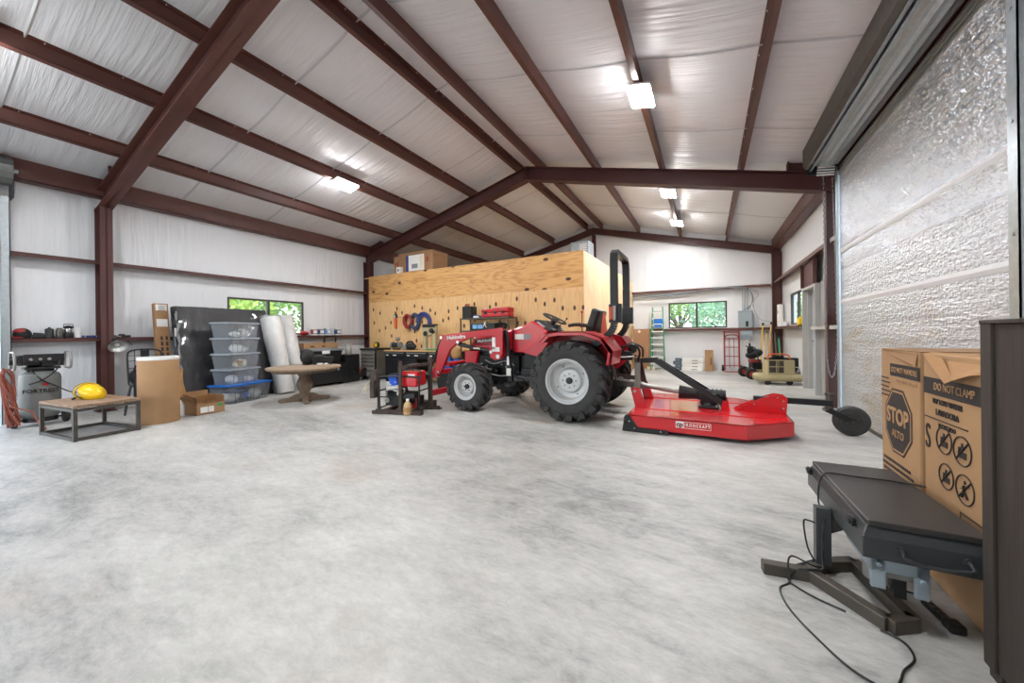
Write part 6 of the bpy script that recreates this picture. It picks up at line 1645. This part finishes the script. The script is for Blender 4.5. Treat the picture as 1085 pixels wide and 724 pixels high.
# charcoal lift table
la = math.radians(2.0)
t = thing('lift_table', 'charcoal steel table with low hinged lid, side handle and splayed foot frame', 'table', (.72, 2.345, 0), la)
LW, LL = .172, .375
mb = MB(); mb.box((-LW,-LL,.424),(LW,LL,.448)); mb.build('lid', M['lift'], t, bevel=.004)
mb = MB(); a, b = LW+.002, LL+.0
mb._add([(-a-.018,-b-.012,.30),(a,-b-.012,.30),(a,b+.01,.30),(-a-.018,b+.01,.30),
         (-a-.018,-b-.012,.385),(a,-b-.012,.385),(a,b+.01,.385),(-a-.018,b+.01,.385),
         (-a,-b+.012,.424),(a,-b+.012,.424),(a,b-.005,.424),(-a,b-.005,.424)],
        [(0,3,2,1),(0,1,5,4),(1,2,6,5),(2,3,7,6),(3,0,4,7),(4,5,9,8),(5,6,10,9),(6,7,11,10),(7,4,8,11),(8,9,10,11)])
mb.build('body', M['lift_side'], t, bevel=.004)
for y in (-.285, .33):
    mb = MB(); mb.cyl((-LW-.012,y,.405),(-LW-.038,y,.400),.017,n=18); mb.ring((-LW-.026,y,.40),(1,0,.2),.019,.006,n=20); mb.box((-LW-.03,y-.03,.392),(-LW,y+.03,.398)); mb.build('knob', M['black'], t, smooth=40)
mb = MB(); mb.tube(smooth_path([(-.08,-LL-.012,.355),(-.08,-LL-.032,.352),(-.075,-LL-.042,.335),(.0,-LL-.044,.325),(.095,-LL-.042,.337),(.10,-LL-.032,.354),(.10,-LL-.012,.357)],5),.006,10); mb.cyl((-.08,-LL-.010,.355),(-.08,-LL-.018,.355),.012); mb.cyl((.10,-LL-.010,.357),(.10,-LL-.018,.357),.012); mb.build('handle', M['lift_side'], t, smooth=50)
# foot frame: welded channels on the floor
mb = MB(); hb = .055; zc = hb/2
mb.bar((-.495,-.13,zc),(-.285,-.105,zc),.05,hb); mb.bar((-.30,-.10,zc),(-.10,-.345,zc),.05,hb)
mb.bar((-.105,-.35,zc),(-.005,-.285,zc),.05,hb); mb.bar((-.01,-.30,zc),(-.08,.09,zc),.05,hb); mb.bar((-.245,.0,zc),(-.075,.09,zc),.05,hb); mb.bar((-.29,-.09,zc),(-.22,.02,zc),.05,hb)
mb.build('foot_frame', M['lift_foot'], t, bevel=.004)
mb = MB(); mb.box((-.258,-.045,hb),(-.198,.005,.335)); mb.prism([(-.258,.0),(-.37,.0),(-.258,.07)], 'xz', -.03, -.02); mb.move((0,0,.0)); mb.build('post', M['lift_side'], t, bevel=.003)
mb = MB(); mb.prism([(-.20,.335),(-.05,.335),(-.05,.30),(-.20,.21)], 'xz', -.03, -.01); mb.build('gusset', M['lift'], t)
mb = MB(); mb.box((-.16,-.365,.245),(.01,-.35,.30)); mb.box((-.16,-.365,.175),(-.115,-.345,.30)); mb.box((-.03,-.365,.165),(.01,-.345,.30)); mb.box((-.16,-.365,.24),(-.15,-.10,.30)); mb.box((.0,-.365,.24),(.01,-.10,.30)); mb.box((-.16,-.115,.24),(.01,-.10,.30)); mb.cyl((-.138,-.375,.275),(-.138,-.36,.275),.009); mb.cyl((-.01,-.375,.235),(-.01,-.36,.235),.009)
mb.build('motor_bracket', M['zinc'], t, bevel=.003)
mb = MB(); mb.box((-.13,-.33,.205),(-.02,-.12,.24)); mb.cyl((-.09,-.22,.14),(-.09,-.22,.21),.05); mb.build('motor', M['steel'], t, bevel=.006)
mb = MB(); mb.box((-.06,-.27,.10),(-.02,-.24,.21)); mb.build('plug', M['black'], t)
# cables
mb = MB()
mb.tube(smooth_path([(.915,2.47,.458),(.80,2.50,.455),(.68,2.49,.456),(.585,2.50,.455),(.545,2.495,.45),(.518,2.48,.40),(.505,2.44,.31),(.50,2.30,.305),(.485,2.27,.24),(.48,2.255,.10),(.47,2.225,.066),(.42,2.20,.066),(.37,2.20,.05),(.33,2.17,.006)],7),.0042,6)
tag(mb.build('power_cable', M['black'], None, smooth=60), 'thin black cable lying across the charcoal table lid and down its post', 'cable')
mb = MB()
mb.tube(smooth_path([(.498,2.262,.066),(.44,2.24,.068),(.36,2.245,.09),(.335,2.20,.066),(.335,2.155,.008),(.285,2.08,.006),(.30,1.95,.006),(.36,1.82,.006),(.44,1.70,.006),(.53,1.66,.006),(.57,1.72,.006),(.60,1.78,.006),(.655,1.86,.006),(.655,1.94,.006),(.60,1.98,.006)],7),.0042,6)
tag(mb.build('power_cable', M['black'], None, smooth=60), 'long black cable looping over the concrete floor in front of the lift table', 'cable')
mb = MB()
tag(MB().tube(smooth_path([(.335,2.15,.006),(.39,2.10,.006),(.44,2.07,.006),(.51,2.04,.006)],6),.004,6).build('power_cable', M['black'], None, smooth=60), 'short straight black cable on floor running under the near foot beam', 'cable')
mb.tube(smooth_path([(.455,2.29,.07),(.43,2.30,.13),(.42,2.32,.24),(.44,2.315,.255),(.478,2.30,.25)],6),.0042,6)
tag(mb.build('power_cable', M['black'], None, smooth=60), 'short black cable branch at the left foot of the charcoal table', 'cable')
t = thing('power_strip', 'black power strip lying on concrete beneath the charcoal lift table', 'power strip', (.845, 2.20, 0), 1.75)
mb = MB(); mb.box((-.06,-.017,0),(.07,.017,.026)); mb.build('body', M['black'], t, bevel=.006)
mb = MB()
for i in range(4): mb.box((-.05+.028*i,-.009,.026),(-.035+.028*i,.009,.028))
mb.build('socket', M['steel_dark'], t)
mb = MB(); mb.box((-.11,-.026,0),(-.055,.026,.036)); mb.build('adapter', M['black'], t, bevel=.008)
mb = MB(); mb.tube(smooth_path([(.07,0,.014),(.10,-.01,.010),(.13,.02,.006),(.14,.06,.006)],5),.0045,6); mb.build('cable', M['black'], t, smooth=60)

# dark rustic cabinet at the right edge
t = thing('dark_cabinet', 'tall dark brown rustic wood cabinet at the right edge of the view', 'cabinet', (1.06, 1.62, 0))
mb = MB(); mb.box((-.20,-.32,.04),(.30,.295,1.235)); mb.build('carcass', M['wood_cab'], t, bevel=.004)
mb = MB()
mb.box((-.21,.245,.035),(-.20,.30,1.235)); mb.box((-.21,-.33,.035),(-.20,-.28,1.235)); mb.build('side_stile', M['wood_cab'], t, bevel=.002)
mb = MB(); mb.box((-.212,-.335,1.235),(.31,.303,1.25)); mb.build('top', M['wood_cab'], t, bevel=.003)
for x in (-.17,.27):
    for y in (-.29,.26):
        mb = MB(); mb.box((x-.03,y-.03,0),(x+.03,y+.03,.045)); mb.build('foot', M['wood_cab'], t)
t = thing('black_tray', 'thin black tray lying on top of the dark rustic cabinet', 'tray', (1.07, 1.55, 1.25))
mb = MB(); mb.lathe([(.005,0),(.17,0),(.2,.008),(.205,.016),(.195,.016),(.165,.006),(.004,.006)], n=40); mb.build('tray', M['black'], t, smooth=40)

# ================================================================== OUTSIDE
def tree_mesh(name, seed, n, leafm, h=4.2, r=1.6):
    R = random.Random(seed); mb = MB()
    blobs = [(R.uniform(-.8,.8)*r, R.uniform(-.8,.8)*r, h*R.uniform(.25,.95), r*R.uniform(.35,.6)) for _ in range(14)]
    for i in range(n):
        bx, by, bz, br = blobs[i % len(blobs)]
        d = Vector((R.gauss(0,1), R.gauss(0,1), R.gauss(0,1))).normalized()*br*R.uniform(.75,1.05)
        c = Vector((bx,by,bz))+d; s = R.uniform(.06,.13)
        u = Vector((R.gauss(0,1), R.gauss(0,1), R.gauss(0,1))).normalized(); v = u.orthogonal().normalized()
        mb._add([c-u*s, c+v*s*.5, c+u*s, c-v*s*.5], [(0,1,2,3)])
    return mb, blobs
def tree(loc, seed, leafm, label, h=4.2, r=1.6, n=4200):
    t = thing('tree', label, 'tree', loc, 0, 'trees outside the windows')
    mb, blobs = tree_mesh('crown', seed, n, leafm, h, r); mb.build('crown', leafm, t)
    mb = MB(); mb.tube([(0,0,0),(.05,.03,h*.4),(-.05,.05,h*.8)], .12, 10, radii=[.16,.11,.05])
    for bx, by, bz, br in blobs[:8]: mb.tube([(0,.03,h*.3),(bx*.6,by*.6,bz*.8),(bx,by,bz)],.04,6,radii=[.06,.04,.02])
    mb.build('trunk', M['bark'], t, smooth=60)
tree((-13.0, 4.6, -.16), 1, M['leaf2'], 'bright yellow green tree outside the left pane of the left wall window')
tree((-14.4, 8.8, -.16), 2, M['leaf'], 'green tree outside the right pane of the left wall window')
tree((-18.2, 7.6, -.16), 3, M['leaf'], 'farther green tree between the two outside the left wall window', 5.2, 2.2, 5200)
tree((-2.6, 17.0, -.16), 4, M['leaf'], 'green tree outside the left pane of the back wall window')
tree((1.2, 18.0, -.16), 5, M['leaf3'], 'pale blue green tree outside the right pane of the back wall window')
tree((-1.4, 22.4, -.16), 6, M['leaf2'], 'farther yellow green tree beyond the back wall window', 5.2, 2.4, 5200)
tree((5.0, 21.4, -.16), 8, M['leaf'], 'green tree glimpsed through the right wall window', 4.6, 1.8)
